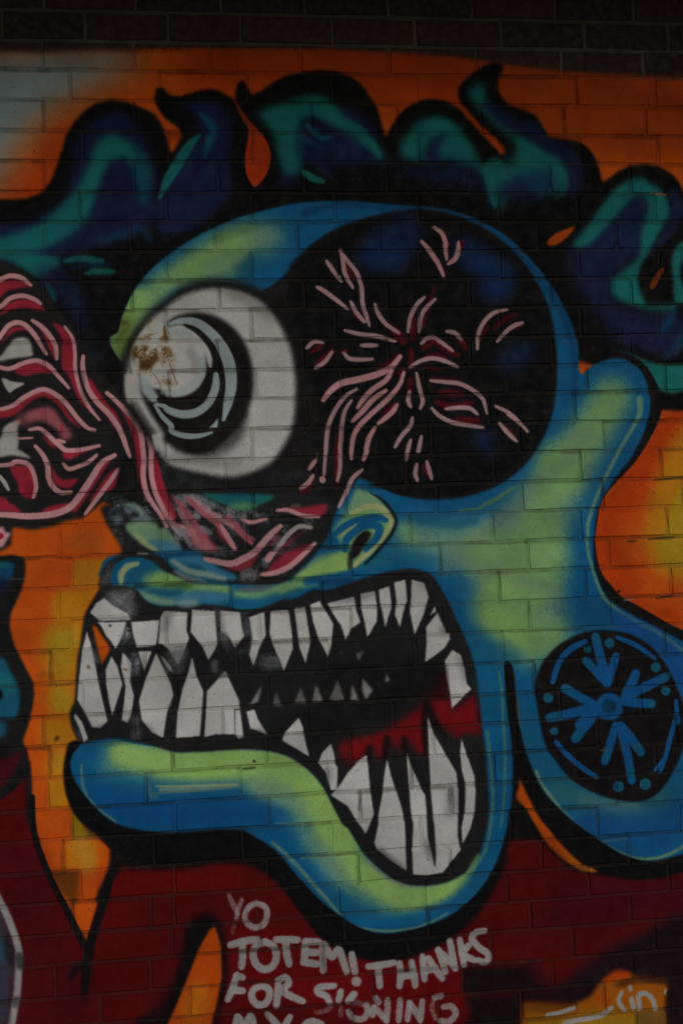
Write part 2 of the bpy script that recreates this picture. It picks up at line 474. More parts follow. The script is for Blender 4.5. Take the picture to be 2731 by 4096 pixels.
fill(ROSE, 'E 220,1280 330,1228 430,1255 490,1350 570,1445 500,1490 440,1400 330,1340 230,1335', 14, .95)
fill(BONE, 'E -100,1500 0,1480 40,1380 165,1330 140,1400 150,1500 140,1568 I 160,40 245,105 100,82 0,95 -100,95', 8)
stroke(ROSE, 'E 160,1345 260,1300', 50, 40, .6)
stroke(CRIM, 'E 490,1370 480,1460', 10, 8, .7)
for s, w in (('E -200,290 0,232 80,203 170,218 245,275', 19), ('E -200,540 0,447 80,380 180,358 270,385 322,420', 18), ('E -100,800 0,685 60,602 130,568 200,588 270,660 320,740 365,815', 19),
             ('E 255,552 330,602 400,682 440,762 447,855', 19), ('E 510,600 570,690 590,800 592,930 620,1060 670,1180 730,1270 780,1330', 15),
             ('E 655,832 650,900 665,1000 700,1100 770,1200 860,1290 930,1390 970,1480 1000,1568 I 1020,90', 17), ('E 840,1120 910,1180 1000,1270 1070,1360 1108,1450 1122,1568 I 1130,120 1125,250 1150,370 1200,460 1245,520', 19),
             ('E -100,910 0,920 80,930 200,882 300,868 390,912 460,990 540,1080', 18), ('E -200,1290 0,1250 100,1220 200,1150 320,1095 400,1110 490,1172 550,1240 620,1330 690,1395 745,1412', 19),
             ('E 235,1410 310,1400 370,1440 430,1500 480,1540 I 520,40 640,35 780,5', 19), ('I 280,8 340,80 375,160 385,260 420,330 480,372 560,370', 20), ('I 498,145 545,188 640,158 700,130 760,78', 17),
             ('I -200,160 60,155 130,130 220,150 265,220 285,330 265,410', 18), ('I -200,540 60,548 200,558 350,552 460,530 560,480 640,380 720,260 800,140 900,80', 25), ('I 990,190 930,200 860,290 800,370 740,450 670,540', 17),
             ('I 1188,-30 1185,180 1200,300 1230,400 1260,460 1310,540 1350,620', 18), ('E 1160,1470 1190,1568', 19), ('E 150,1478 260,1472', 9), ('E 450,1490 510,1505', 14)):
    stroke(PINK, s, w * 1.06, 7)
stroke(BONE, 'E 640,1110 670,1180', 13, 8, .35)
stroke(BONE, 'I -60,200 20,270 70,350', 17, 6)
fill(PINK, 'I -200,630 0,640 30,640 45,680 85,690 60,740 20,800 -60,780', 6)
stroke(CRIM, 'I 0,700 15,710 0,730', 16, 6)

# ---- creature on the far left
fill((33, 32, 34), 'I -500,850 0,870 100,860 190,885 203,950 195,1050 165,1150 125,1240 90,1310 76,1400 90,1480 115,1568 M 140,210 200,330 262,450 272,540 258,640 220,800 182,900 205,1000 240,1080 250,1200 252,1350 265,1568 Q 300,150 420,440 560,720 700,960 640,960 520,720 390,430 280,180 235,0 M 205,1568 180,1250 150,1200 60,1310 -500,1700', 6, smooth=False)
fill(BLUE, 'I -300,900 0,930 80,920 115,930 108,1000 80,1060 0,1080 -300,1080', 12, .75)
stroke(TEAL, 'I -50,935 60,930', 24, 24, .5)
stroke(NAVY, 'I -50,1110 30,1090', 60, 40, .8)
fill(SEA, 'M -300,240 0,255 60,310 110,420 150,500 160,590 140,700 100,740 0,730 -300,720', 12, .95)
stroke(TEAL, 'M -20,450 80,470', 60, 50, .6)
fill(BLACK, 'M -100,500 10,510 22,560 0,590 -100,590', 8)
fill(SEA, 'M -300,740 0,750 50,770 50,830 0,890 -300,890', 14, .8)
fill(WINE, 'M -400,1050 60,1040 120,990 160,1010 150,1080 90,1180 0,1290 -400,1600', 16, .95)
fill(RED, 'M 195,1180 205,1300 205,1500 Q 230,30 270,160 -500,160 M -500,1700 0,1380 100,1300', 10, .9)
stroke((30, 28, 30), 'M 215,1130 120,1240 0,1340 -200,1500', 30, 8)
for k in range(7):
    x = 88 + k * 17
    stroke(GREY, 'I %d,1046 %d,1056' % (x, x + 3), 5, 4, .6)
fill(SLATE, 'Q -500,560 0,650 60,780 110,900 130,1100 110,1400 80,1568 -500,1700', 40, .8)
fill(SEA, 'Q -300,900 40,900 45,1090 -300,1100', 14, .45, False)
stroke((40, 36, 48), 'Q 70,880 90,1080', 40, 30, .7)
stroke((190, 188, 186), 'Q -40,520 10,620 60,720 110,850 150,1000 148,1150 138,1320 115,1450 85,1640', 27, 14, .95, 0)
stroke((70, 66, 70), 'Q 150,1030 165,1120', 34, 20, .8)
stroke((70, 66, 70), 'Q 135,1370 120,1420', 34, 20, .6)

# ---- black shadow round the jaw, then the head
stroke(BLACK, 'M 600,980 575,1150 600,1330 680,1480 800,1568 Q 920,130 1150,170 1400,190 R 200,190 560,180 740,230 940,380 1120,600 1300,830 1480,960 S 250,960 480,1000 720,950 960,830 1180,620 1310,400 1400,100 O 1440,1400 1470,1000 1460,700 1440,340', 74, 16, taper=0)
fill(BLACK, 'M 600,1200 640,1400 Q 690,60 800,110 860,140 895,240 900,300 930,330 1100,352 1300,358 1568,335 R 400,300 640,310 800,370 960,490 1100,670 1250,880 1380,970 S 150,1000 300,1050 500,1075 700,1050 900,950 1100,830 1210,720 1300,580 1400,400 1450,250 1400,100 1000,0 0,0 R 900,-200 100,-100 M 700,1300', 22, smooth=False)
fill(BLACK, 'O 1420,310 1460,310 1475,600 1500,780 1568,1000 P 240,130 330,500 420,720 620,980 800,1120 1000,1220 1250,1270 1568,1220 1700,1150 1800,1300 1568,1340 1400,1395 1200,1412 960,1380 800,1360 640,1300 480,1150 350,980 280,920 210,1050 150,1200 O 1500,1400 1440,1000', 12, smooth=False)
stroke(WINE, 'P 1350,1200 1568,1100', 20, 20, .3)
stroke(BLACK, 'P 230,250,1 300,480,1 400,700,1 560,910,1.1 760,1090,1.3 1000,1220,1.6 1250,1280,1.7 1568,1215,1.7 1700,1120,1.7', 76, 10, 1, 0)
fill((228, 96, 14), 'P 287,600 320,690 390,830 440,920 520,1020 640,1160 780,1290 905,1343 800,1338 700,1300 580,1210 470,1090 390,960 330,850 250,780 268,690', 6)
stroke(AMBER, 'P 640,1210 760,1310 860,1335', 26, 20, .5)
fill(BLACK, 'P 180,-100 230,100 300,560 280,640 255,760 320,850 380,950 460,1080 330,1090 200,1110 120,1160 0,1250 0,800', 14, .97)
fill(RED, 'P 190,1170 330,1140 450,1120 560,1210 680,1310 640,1345 480,1300 300,1290', 50, .6)
# black outline on the right of ear and neck
stroke((24, 22, 26), 'H 1060,235,.8 1150,262,1 1240,330,1.2 1310,450,1.5 1340,580,2.2 1330,700,2.2 1260,860,2 1150,1030,2.1 1030,1180,1.6 940,1300,1.2 890,1420,.8 865,1568,.8 L 858,100,.7 868,260,.9 900,390,1.2 960,500,1.8 1050,600,1.8 1180,680,2 1320,770,2.3 1450,850,2.5 1600,920,2.6 1800,1000,2.6', 30, 9, taper=0)

HEAD = ('Z 268,815 274,760 290,705 320,650 370,598 440,550 520,510 610,482 700,464 800,462 900,470 1000,478 1080,498 1150,534 1210,588 1262,652 1302,722 1326,790 1331,858 1362,838 1412,822 1452,835 1480,868 1492,928 1480,988 1450,1048 1408,1104 1375,1160 '
        '1363,1220 1363,1290 1376,1340 1402,1380 1450,1412 1510,1442 1568,1474 1700,1540 1800,1700 1750,1850 1640,1940 1568,1962 1500,1978 1440,1966 1380,1932 1300,1872 1245,1812 1212,1740 1195,1680 1185,1600 1176,1528 1158,1528 1166,1640 1176,1740 1172,1850 1150,1950 1110,2030 '
        '1050,2090 980,2125 900,2142 850,2138 800,2115 745,2075 690,2020 640,1960 592,1925 540,1905 400,1912 320,1905 262,1888 212,1845 172,1790 163,1750 176,1722 205,1705 260,1700 400,1690 400,1400 240,1330 232,1310 245,1282 290,1270 400,1250 500,1100')
fill(BLUE, 'M 620,960 680,915 800,880 1000,850 1568,900 1568,1100 700,1100', 6)
fill((44, 44, 46), 'I 840,560 1000,480 1300,500 1500,900 1300,900 1000,860 950,860 1000,780 920,700', 10)
fill(BLUE, HEAD, 6, smooth=True)
head = fullmask(HEAD, 5)
stroke(DEEP, 'Z 700,490 780,470 900,478 1060,500 1180,570 1280,700 1315,800 1320,900', 30, 30, .5, 0, clip=head)
fill(SAGE, 'E 900,850 930,690 1000,520 1100,360 1250,210 1400,110 B 150,1568 330,1460 480,1380 640,1350 760,1340 850,1400 800,1568 F 720,60 640,150 560,240 350,290 100,300 E 1250,480 1050,700 960,860', 70, .9, clip=head)
fill(LIME, 'E 880,870 925,700 1000,500 1090,350 1230,220 1420,90 B 200,1568 330,1480 480,1420 600,1410 F 620,40 420,160 250,230 0,330 E 1180,480 1050,640 980,800', 70, .9, clip=head)
stroke(SAGE, 'F 330,130 550,30', 50, 50, .6, clip=head)
stroke(SEA, 'F 760,60 640,190', 60, 60, .7, clip=head)
stroke(LIME, 'E 905,840 935,700 1000,530 1090,370', 70, 40, .7, 0, clip=head)
stroke((110, 140, 50), 'E 910,850 950,700 1010,560', 60, 50, .5, 0, clip=head)
stroke((110, 130, 60), 'B 340,1470 480,1420 620,1390', 40, 40, .35, 0, clip=head)
# lime / sage on cheek and neck
NECK = ('H 1040,450 1120,540 1100,680 990,860 890,1060 800,1250 700,1480 L 640,0 610,150 600,330 580,550 600,700 700,800 480,1040 300,1050 150,1060 150,870 40,860 O 1370,-20 K 1330,1450 1220,1230 1160,1010 950,900 640,810 560,740 600,640 '
        '900,640 1200,620 1500,510 H 220,1400 330,1260 430,1150 560,960 760,720 900,540')
fill(SAGE, NECK, 90, 1, clip=head)
for s, w in (('H 480,1350 640,1080 800,900 1000,560', 110), ('K 1300,850 1500,1050 L 200,500 300,250 450,60', 150), ('L 100,680 250,560 420,440 500,250', 150), ('L 230,720 330,900 500,880', 130), ('K 1450,1200 1500,1400 L 150,740', 110), ('H 560,1080 640,1180', 120)):
    stroke(LEAF, s, w * 1.25, 120, .8, 0, clip=head)
stroke(LIME, 'L 60,700 200,780 330,900', 80, 80, .6, clip=head)
stroke(LIME, 'L 100,480 250,380', 90, 90, .5, clip=head)
stroke((140, 165, 140), 'H 700,880 760,950 K 1050,880 1120,920 L 520,500 600,620', 60, 70, .5, clip=head)
stroke(LEAF, 'K 640,660 700,720', 70, 50, .6, clip=head)
stroke(SEA, 'K 700,560 950,610 1200,600', 40, 40, .6, clip=head)
stroke(SEA, 'O 1150,100 1250,180 1350,230 1500,260', 110, 90, .6, clip=head)
# pale lines
stroke((150, 190, 140), 'H 1225,580,1.6 1225,690,1.4 1170,810,1 1080,960,1 980,1150,1 890,1340,.9 835,1500,.9 L 818,20,.9 820,200,.8 862,350,.8 930,540,.8 1040,655,.9 1200,755,1 1400,862,1 1560,985,1 1700,1100,1', 17, 12, .7, 0, clip=head)
stroke((110, 150, 110), 'K 1070,515 1250,485 1400,405 1540,310', 15, 12, .65, clip=head)
stroke((110, 150, 110), 'H 0,1405 120,1350 230,1270', 15, 14, .6, clip=head)

# ---- eye socket
SOCK = ('Z 645,640 690,585 745,540 820,507 900,487 985,482 1065,502 1142,545 1205,608 1252,688 1274,780 1277,880 1262,968 1220,1048 1160,1104 1085,1136 1000,1147 930,1141 880,1128 838,1108 822,1100 790,1150 760,1190 720,1240 690,1290 '
        '650,1338 600,1345 520,1338 440,1320 400,1290 370,1240 300,1180 240,1150 260,1130 300,1000 400,850 560,700')
fill((30, 29, 30), SOCK, 6)
fill(BLACK, 'Z 660,640 720,570 820,510 980,485 1140,550 1250,690 1272,880 1215,1045 1085,1132 930,1136 840,1100 760,1000 720,880', 20, .8)
for s, w, a in (('C 300,1500 430,1450', 130, .5), ('G 400,40 560,50', 110, .6), ('G 1200,100 1400,200 1400,280', 90, .5), ('H 200,280 300,220', 90, .45), ('G 1250,1480', 60, .4), ('H 0,900 40,960', 60, .3), ('C 900,1568 D 100,960 60,1080', 100, .5)):
    p = s.split()
    if len(p) == 2:
        s = s + ' ' + p[1]
    stroke((20, 56, 116), s, w * 1.2, 100, min(a * 1.25, 1), 0)
# band above the bowl of the nose
fill((38, 39, 40), 'J -150,150 100,170 300,240 700,270 900,150 1000,100 1250,300 1200,380 700,355 300,365 0,365 -150,360', 16, .95)
speckle(CHAR, 'J -80,100 250,180 700,280 1100,200 1150,330 600,350 0,360', .48, .66, 14, .8)
stroke((40, 60, 66), 'J 150,200 170,260', 40, 40, .5)

# ---- lips and nose skin
fill(SAGE, 'I 940,480 1080,465 1190,590 1300,640 1420,820 1250,832 1130,790 1010,690 990,640', 12, .95)
stroke((180, 200, 190), 'I 1000,510 1130,590', 50, 30, .7)
stroke(SKY, 'I 1200,770 1330,800 1400,820', 44, 30, .8)
stroke(SKY, 'I 860,500 930,560', 30, 26, .6)
stroke(CREAM, 'I 1060,690 1140,770 1230,830', 20, 16, .7)
stroke(LEAF, 'I 1010,640 1200,640', 20, 20, .5)
# upper lip
fill((44, 44, 46), 'I 780,1120 785,1050 820,950 890,890 940,860 955,820 900,720 840,620 800,480 1000,480 1100,560 960,640 1030,740 1130,830 1250,860 1400,1000 1568,1100 1568,1330 1300,1300 1100,1260 950,1150 830,1130', 12)
fill((44, 44, 46), 'I 1040,1080 J 200,1200 560,1240 900,1200 1000,1180 900,1290 500,1330 200,1330 0,1320 I 1080,1290', 10)
speckle(GREY, 'I 880,660 960,690 960,800 920,780', .4, .6, 8, .8)
speckle((120, 120, 126), 'I 800,1100 800,1040 850,950 930,900 900,980 880,1090', .3, .6, 10, .9)
stroke((180, 184, 190), 'I 1080,848 1160,850', 10, 8, .8)
LIP = 'I 880,1100 880,1000 930,920 1040,885 1180,905 1290,990 1440,1050 J 240,1075 560,1105 640,1110 860,1090 1050,1040 1180,930 1400,835 1480,850 1568,860 K 440,830 600,950 780,980 650,965 450,1005 240,1065 0,1105 J 1200,1110 1080,1165 950,1210 800,1270 640,1290 480,1260 250,1250 0,1260 I 1150,1220 1080,1140 980,1110'
fill(SEA, LIP, 8)
lip = fullmask(LIP, 6)
stroke(BLUE, 'I 900,1080 920,980 1040,910 1160,930', 60, 40, .8, clip=lip)
stroke(CREAM, 'I 950,1080 955,1010 1000,955 1080,930', 26, 14, .9, clip=lip)
stroke(LEAF, 'I 1180,1060 1300,1040 1500,1100 J 250,1100 500,1120', 50, 50, .9, 0, clip=lip)
stroke(LIME, 'I 1240,1060 1350,1060', 60, 50, .7, clip=lip)
stroke(SAGE, 'I 1080,1170 1300,1230 1500,1220 J 200,1190', 34, 30, .9, 0, clip=lip)
stroke((60, 110, 40), 'I 1300,1100 1500,1110', 20, 20, .5, clip=lip)
stroke(SKY, 'J 120,1210 300,1190 520,1200', 40, 30, .8, clip=lip)
stroke(LEAF, 'J 600,1170 760,1180 900,1140 1050,1090 1200,1080', 40, 30, .85, clip=lip)
stroke(BLUE, 'J 560,1240 750,1240 900,1190', 44, 40, .7, clip=lip)
fill(LIME, 'J 1030,1040 1130,960 1200,910 1400,835 1475,850 1475,985 1300,1035 1150,1052', 14, .95)
stroke(SAGE, 'J 1180,930 1300,860', 30, 30, .6)
stroke(BLUE, 'J 1150,1070 1400,1030 1568,1000 K 240,1030 450,985 650,955 800,985', 34, 24, .95, 0)
stroke(SEA, 'K 380,930 600,870 850,900', 60, 60, .5)
stroke(DEEP, 'K 0,1080 240,1060', 26, 20, .6)
fill((116, 120, 124), 'J 620,1110 880,1095 830,1140 740,1160 640,1150', 14, .8)
stroke(PALE, 'J 160,1250 280,1240', 40, 24, .6)

# ---- bowl of the nose: black, its glossy reflections painted as grey speckle
fill((40, 41, 42), 'J -20,640 60,640 150,760 210,850 330,860 560,960 600,1060 700,1085 850,1090 1000,1055 1110,960 1230,830 1330,650 1330,430 900,380 500,380 0,370', 10)
BOWL = 'I 800,400 J -100,400 300,395 700,520 900,480 1150,480 1180,700 1000,1000 780,1060 600,1050 450,900 250,830 100,800 I 1300,640 900,600'
speckle(GREY, 'J 60,400 300,400 450,480 480,560 300,580 120,570', .4, .56, 12, .95)
speckle((196, 200, 204), 'J 100,400 420,450 700,560 560,590 200,590', .58, .66, 10, .9)
speckle(GREY, 'J 60,640 200,640 250,760 300,830 180,830', .4, .55, 10, .95)
speckle((196, 200, 204), 'J 60,640 400,640 380,700 90,720', .56, .64, 10, .9)
speckle(GREY, BOWL, .53, .68, 10, .7)
speckle((110, 128, 140), 'I 790,400 1000,420 1180,560 1050,600 950,500 960,600 860,610', .42, .6, 10, .9)
speckle((190, 196, 204), 'I 820,420 1180,440 1260,580 1100,500 900,480', .6, .68, 10, .8)
speckle(GREY, 'J 600,500 760,520 720,600 600,580', .45, .6, 10, .8)
speckle(GREY, 'J 640,960 750,930 750,1060 620,1060', .4, .6, 10, .7)
speckle(GREY, 'J 800,870 900,850 860,930 800,940', .4, .6, 10, .7)
fill(TEAL, 'J 320,375 600,392 890,395 800,460 650,512 500,470 400,430', 12, .75)
stroke(LEAF, 'J 560,480 720,480', 30, 30, .5)
stroke(BLUE, 'J 450,400 800,400', 30, 30, .4)
fill(SEA, 'J 50,875 300,870 430,950 560,1010 600,1050 480,1070 340,1060 180,1000 70,940', 12, .95)
stroke(SKY, 'J 130,900 300,900 430,990 560,1040', 40, 26, .8)
stroke((190, 206, 190), 'J 90,910 220,990 380,1020 500,1050', 26, 20, .8)
stroke((170, 174, 178), 'J 110,990 230,1050 350,1070', 18, 14, .7)
stroke(BLUE, 'I 1240,850 1400,850 1568,840', 24, 16, .8)
for s in ('J 420,640 480,700 520,790 460,720', 'J 930,670 890,760 800,830 750,890 690,960 600,985 500,960 600,930 740,870 840,790', 'J 1150,660 1040,740 940,830 880,890 960,780', 'J 830,1005 880,920 1000,830 1190,780 1100,890 960,980',
          'J 950,500 1100,490 1295,465 1260,555 1120,545', 'J 0,290 60,420 100,560 40,420', 'J 280,740 400,760 440,830 350,800'):
    fill((186, 52, 74), s, 10, .95)
fill((226, 140, 150), 'J 195,640 330,650 390,760 430,830 300,825 240,760', 16, .95)
stroke(CRIM, 'J 300,690 360,720', 22, 22, .5)
for s, w, c in (('J 200,410 330,530 440,610 500,700 580,815', 26, ROSE), ('J 0,420 60,520 100,620 180,640', 22, PINK), ('J 140,500 220,640', 26, (190, 130, 136)), ('J 475,640 530,730 580,815', 20, PINK), ('J 520,560 600,660 710,770', 24, ROSE), ('J 640,585 710,605 830,578', 17, PINK),
                ('J 935,635 845,715 745,830 650,890 540,930 350,895', 28, PINK), ('J 1175,648 1080,640 990,710 920,800 840,905', 20, (206, 190, 190)), ('J 835,900 870,850', 28, PINK), ('J 785,1015 900,1000 1010,950 1110,865 1205,772', 22, PINK),
                ('J 910,512 1000,512 1110,552 1240,562', 17, PINK)):
    stroke(c, s, w, 10, .95)

fill(CRIM, 'I 1050,-160 1070,100 1090,250 1130,370 1230,500 1330,600 1400,640 1350,560 1290,420 1240,260 1215,100 1200,-60', 10, .9)
stroke((30, 29, 30), 'I 1150,-100 1155,120 1165,280 1200,400 1260,520', 20, 10, .95)
for q in ('E 840,1120 910,1180 1000,1270 1070,1360 1108,1450 1122,1568 I 1130,120 1125,250 1150,370 1200,460 1255,540 1310,640', 'E 1160,1470 1190,1568 I 1190,0 1185,180 1200,300 1235,410 1270,480 1320,570 1390,680', 'E 655,832 650,900 665,1000 700,1100 770,1200 860,1290 930,1390 970,1480 1000,1568 I 1020,90'):
    stroke(PINK, q, 21, 8, .95)
stroke(CRIM, 'I 1225,120 1260,280 1310,430 1370,560', 20, 12, .9)
for q, w, c in (('J 100,410 200,520 280,640 330,760', 24, ROSE), ('J 240,400 350,500 470,580 560,640', 20, (222, 160, 166)), ('J 60,600 150,660 240,780', 16, (190, 150, 156)), ('J 590,610 660,700 730,740', 16, ROSE)):
    stroke(c, q, w, 14, .8)
stroke((150, 160, 170), 'J 120,420 260,400 420,470 560,540', 16, 18, .55)
stroke((170, 178, 186), 'J 80,650 160,690 230,800', 14, 14, .6)
stroke((160, 166, 172), 'J 320,650 390,690', 24, 16, .7)
# ---- nostril
fill(LEAF, 'K 90,660 200,520 300,300 420,400 520,500 550,600 480,740 330,900 240,960 230,840 180,820 120,720', 14, .9)
fill(SAGE, 'K 130,560 220,440 300,330 420,400 470,480 300,500', 20, .7)
stroke(BLUE, 'K 300,310 380,330', 40, 30, .9)
stroke(CREAM, 'K 230,540 330,490 430,480 520,540 545,600 480,730 380,830 250,945', 25, 10, .9)
stroke(BLUE, 'K 110,690 190,630 300,590 430,570 500,590', 32, 10)
stroke(BLUE, 'K 180,820 190,745 250,680 340,630 440,640 430,720 340,820', 34, 12)
stroke(CREAM, 'K 130,720 200,670 270,620', 12, 10, .6)
fill((30, 26, 28), 'K 228,830 240,770 280,710 340,672 380,690 370,735 320,810 280,870 240,890', 6)
stroke(BLACK, 'K 380,370 470,430 545,520 578,600 545,690 470,790 400,870 340,930', 14, 14, .85)
stroke(BLUE, 'K 380,345 480,380 600,430 720,455', 34, 14, .9)
stroke((30, 30, 32), 'K 225,850 215,960', 20, 16, .7)

# ---- eyeball
fill((30, 29, 30), 'E 930,1000 960,820 1060,620 1200,460 1350,350 F 150,300 300,245 460,232 640,255 780,305 880,370 1000,560 1090,760 1110,1050 1080,1300 1030,1500 J 900,180 700,270 500,290 300,250 100,190 E 1220,1568 1080,1380 1000,1260', 26)
EYE_W = 'F 20,470 130,380 280,318 450,302 610,326 750,388 860,485 950,620 1010,760 1045,920 1056,1080 1050,1250 1025,1400 970,1520 J 890,110 790,180 650,235 520,252 350,225 150,180 50,140 I 1230,20 E 1190,1400 1060,1225 1000,1175 985,1000 1000,930 1030,800 1090,680 1180,545 1270,470'
fill(WHITE, EYE_W, 18, .96)
eye = fullmask(EYE_W, 14)
stroke((150, 148, 142), 'F 500,320 700,400 840,500', 60, 70, .6, clip=eye)
stroke((150, 148, 142), 'J 60,100 300,150 600,130', 44, 50, .5, clip=eye)
stroke((120, 118, 112), 'E 1040,1190 1100,1330 1190,1450', 40, 40, .7, clip=eye)
PUP = 'F 55,570 140,515 270,490 400,510 520,570 620,670 685,800 718,950 722,1080 700,1200 650,1330 560,1440 480,1520 J 380,55 250,70 130,35 20,-40 E 1290,1440 1180,1280 1110,1120 1085,1000 1100,960 1150,900 1300,800 F 0,700'
fill((30, 29, 29), PUP, 14)
stroke((30, 29, 29), 'F 640,1300 540,1480 J 350,30 150,10', 70, 50, .6, clip=eye)
ICE = (190, 208, 210)
fill(WHITE, 'E 1060,720 1130,620 1200,560 1300,570 F 60,600 150,585 250,630 335,710 395,800 402,880 388,940 360,870 345,800 352,900 345,980 300,1070 220,1130 130,1150 40,1143 E 1290,1105 1190,1085 1245,1168 1190,1182 1125,1110 1105,980 1030,930 1030,800', 7)
stroke(ICE, 'E 1120,1000 1160,1090 1210,1165', 44, 30, .9)
stroke(ICE, 'F 240,790 300,880 310,960 250,1060 130,1120 20,1110', 34, 20, .7)
stroke((190, 186, 176), 'F 215,790 260,880 250,960', 26, 26, .6)
fill(ICE, 'F 60,600 110,590 200,620 290,690 230,690 60,690', 20, .6)
stroke(ICE, 'F 70,582,.5 150,556,.8 270,565,1 370,630,1.1 460,730,1.2 520,850,1.35 545,960,1.4 545,1080,1.4 525,1200,1.2 490,1330,.6', 36, 7, .95, .3)
stroke((30, 29, 29), 'F 190,588,.5 290,640,1 385,740,1.2 440,860,1.3 470,960,1.2 482,1080,1.1 460,1200,1.1 420,1290,1', 22, 7, .95, .2)
stroke(ICE, 'E 1232,1210,.6 1290,1225,.7 F 60,1255,1 160,1287,1.2 270,1275,1.2 360,1215,1.1 410,1130,1.2 432,1050,1.2 430,975,.9', 28, 7, .95, .2)
stroke((30, 29, 29), 'F -20,1170,.8 60,1185,1.3 150,1200,1.6 260,1180,1.6 330,1110,1.3 370,1010,1 385,930,.6', 24, 7, .95, .3)
stroke(ICE, 'E 1215,1215,.8 1270,1300,1 1340,1375,1.1 F 90,1425,1.1 200,1458,1.2 310,1455,1.1 400,1430,.7', 20, 7, .95, .3)
fill(ICE, 'F 378,1396 450,1318 445,1390', 5, smooth=False)
stroke(ICE, 'F 330,830 345,960 290,1070', 12, 8, .4)
fill(BONE, 'E 985,982 1085,982 1078,1172 1000,1176', 8)
stroke((100, 98, 94), 'E 1060,1200 1120,1320 1200,1440', 20, 26, .5)
fill(BONE, 'E 1195,1450 1250,1460 1245,1560 1225,1568', 6)
for s, lo, hi in (('E 1170,545 1310,560 1320,700 1080,700 1080,680 1180,660', .47, .52), ('E 1040,760 1250,760 1290,800 1220,880 1130,960 1060,880', .42, .5), ('E 1250,800 1330,760 1380,930 1300,940', .5, .56), ('E 1100,880 1250,960 1380,1060 1180,1000', .54, .6)):
    speckle(RUST, s, lo, hi + .03, 14, .8)
speckle((60, 40, 14), 'E 1040,760 1250,760 1290,800 1220,880 1130,960 1060,880', .55, .64, 14, .6)
stroke(RUST, 'E 1330,880 1350,940 1390,1060', 7, 6, .5)
stroke(RUST, 'E 1200,960 1250,1040 1260,1110', 7, 6, .4)
stroke(RUST, 'E 1290,600 1300,690', 14, 8, .7)
speckle((70, 64, 20), 'E 940,560 1060,600 1020,760 940,740', .45, .6, 20, .8)
fill(BONE, 'E 1060,850 1095,850 1090,930 1055,945', 8, .8)

stroke((96, 110, 40), 'E 930,700 1000,600', 24, 30, .6)
# ---- veins in the socket
RV = (120, 14, 30)
for s, w in (('G 710,700 720,540', 24), ('G 440,930 560,880 600,830', 24), ('G 560,620 640,720', 34), ('G 790,770 880,725 960,775 1060,825', 22), ('G 800,842 900,822 970,850', 16), ('G 1080,700 1130,770', 24), ('G 1340,620 1420,550 1520,505', 14), ('G 1240,700 1290,600', 14), ('G 900,1190 1000,1228 1170,1200', 26),
             ('G 920,1115 1100,1130', 26), ('G 1060,1325 1230,1345', 26), ('G 690,1010 685,1110', 20), ('G 120,1568 130,1450', 16), ('K 120,20 120,280', 12), ('G 480,1280 590,1200', 16), ('G 640,940 610,980', 24), ('G 860,1010 1080,1025', 12), ('G 180,110 240,220', 14), ('G 250,500 330,560', 16), ('G 780,620 880,290', 14),
             ('F 1180,800 1270,740', 20), ('F 1220,900 1340,790', 26), ('G 1440,1400 1500,1450', 16), ('G 700,780 690,930', 20), ('K 800,160 810,230', 16), ('C 740,1450 760,1568', 14), ('C 880,1500 870,1568', 14), ('G 1480,610 1568,590', 14), ('J 1100,370 1180,320', 20), ('J 1370,20 1380,320', 14), ('G 150,800 190,790', 18), ('G 800,920 920,935', 14)):
    stroke(RV, s, w * 1.15, 20, .8)
VEIN = (218, 172, 178)
for s in ('G 35,85 80,150 150,245', 'G 145,0 165,110 180,190 240,295', 'G 150,20 200,90 270,180 308,290 318,420 345,510 370,590', 'G -40,290 0,310 90,375 200,460', 'G 225,405 270,490 332,565', 'G 415,425 440,500 500,580 600,650', 'G 178,630 300,660 430,675 572,715',
          'G 305,748 430,748', 'G 170,808 210,850 290,860 395,855', 'F 1140,770 1200,720 1265,725', 'F 1210,925 1280,880 1340,800', 'G 672,640 690,530 740,430 800,370', 'G 762,640 770,540 800,470 885,385', 'G 775,735 820,692 880,688 940,730 1020,790', 'G 975,638 1040,652 1090,700',
          'G 1215,775 1222,660 1270,560 1350,490 1450,465', 'G 1372,715 1450,630 1510,590 1568,570', 'G 690,915 780,865 870,850 960,870 1062,915', 'G 270,1090 180,1150 100,1260 50,1380 35,1480 30,1568 K 28,60 15,230', 'G 230,1180 180,1260 155,1380 150,1480 K 142,20 140,180 120,280',
          'G 740,965 760,1070 788,1180 770,1240', 'G 685,1110 675,1180 695,1230', 'G 850,1025 960,1035 1080,1050 1180,1100 1260,1170 1292,1278', 'G 860,1240 920,1300 1020,1350 1150,1375 1260,1390', 'G 970,1245 1080,1235 1160,1242 1215,1285',
          'G 1360,1225 1450,1270 1520,1330 H 200,700 280,760 345,835', 'G 1390,1355 1450,1430 1525,1500', 'G 708,1315 690,1380 620,1460 570,1545', 'G 692,1490 670,1568 K 660,115', 'G 776,1460 755,1568 K 750,45', 'K 742,150 730,220 745,280', 'K 820,130 838,200 858,265',
          'K 312,195 240,260 190,370 130,485', 'G 220,-420'):
    if len(s.split()) > 2:
        stroke(VEIN, s, 19, 8, .95)
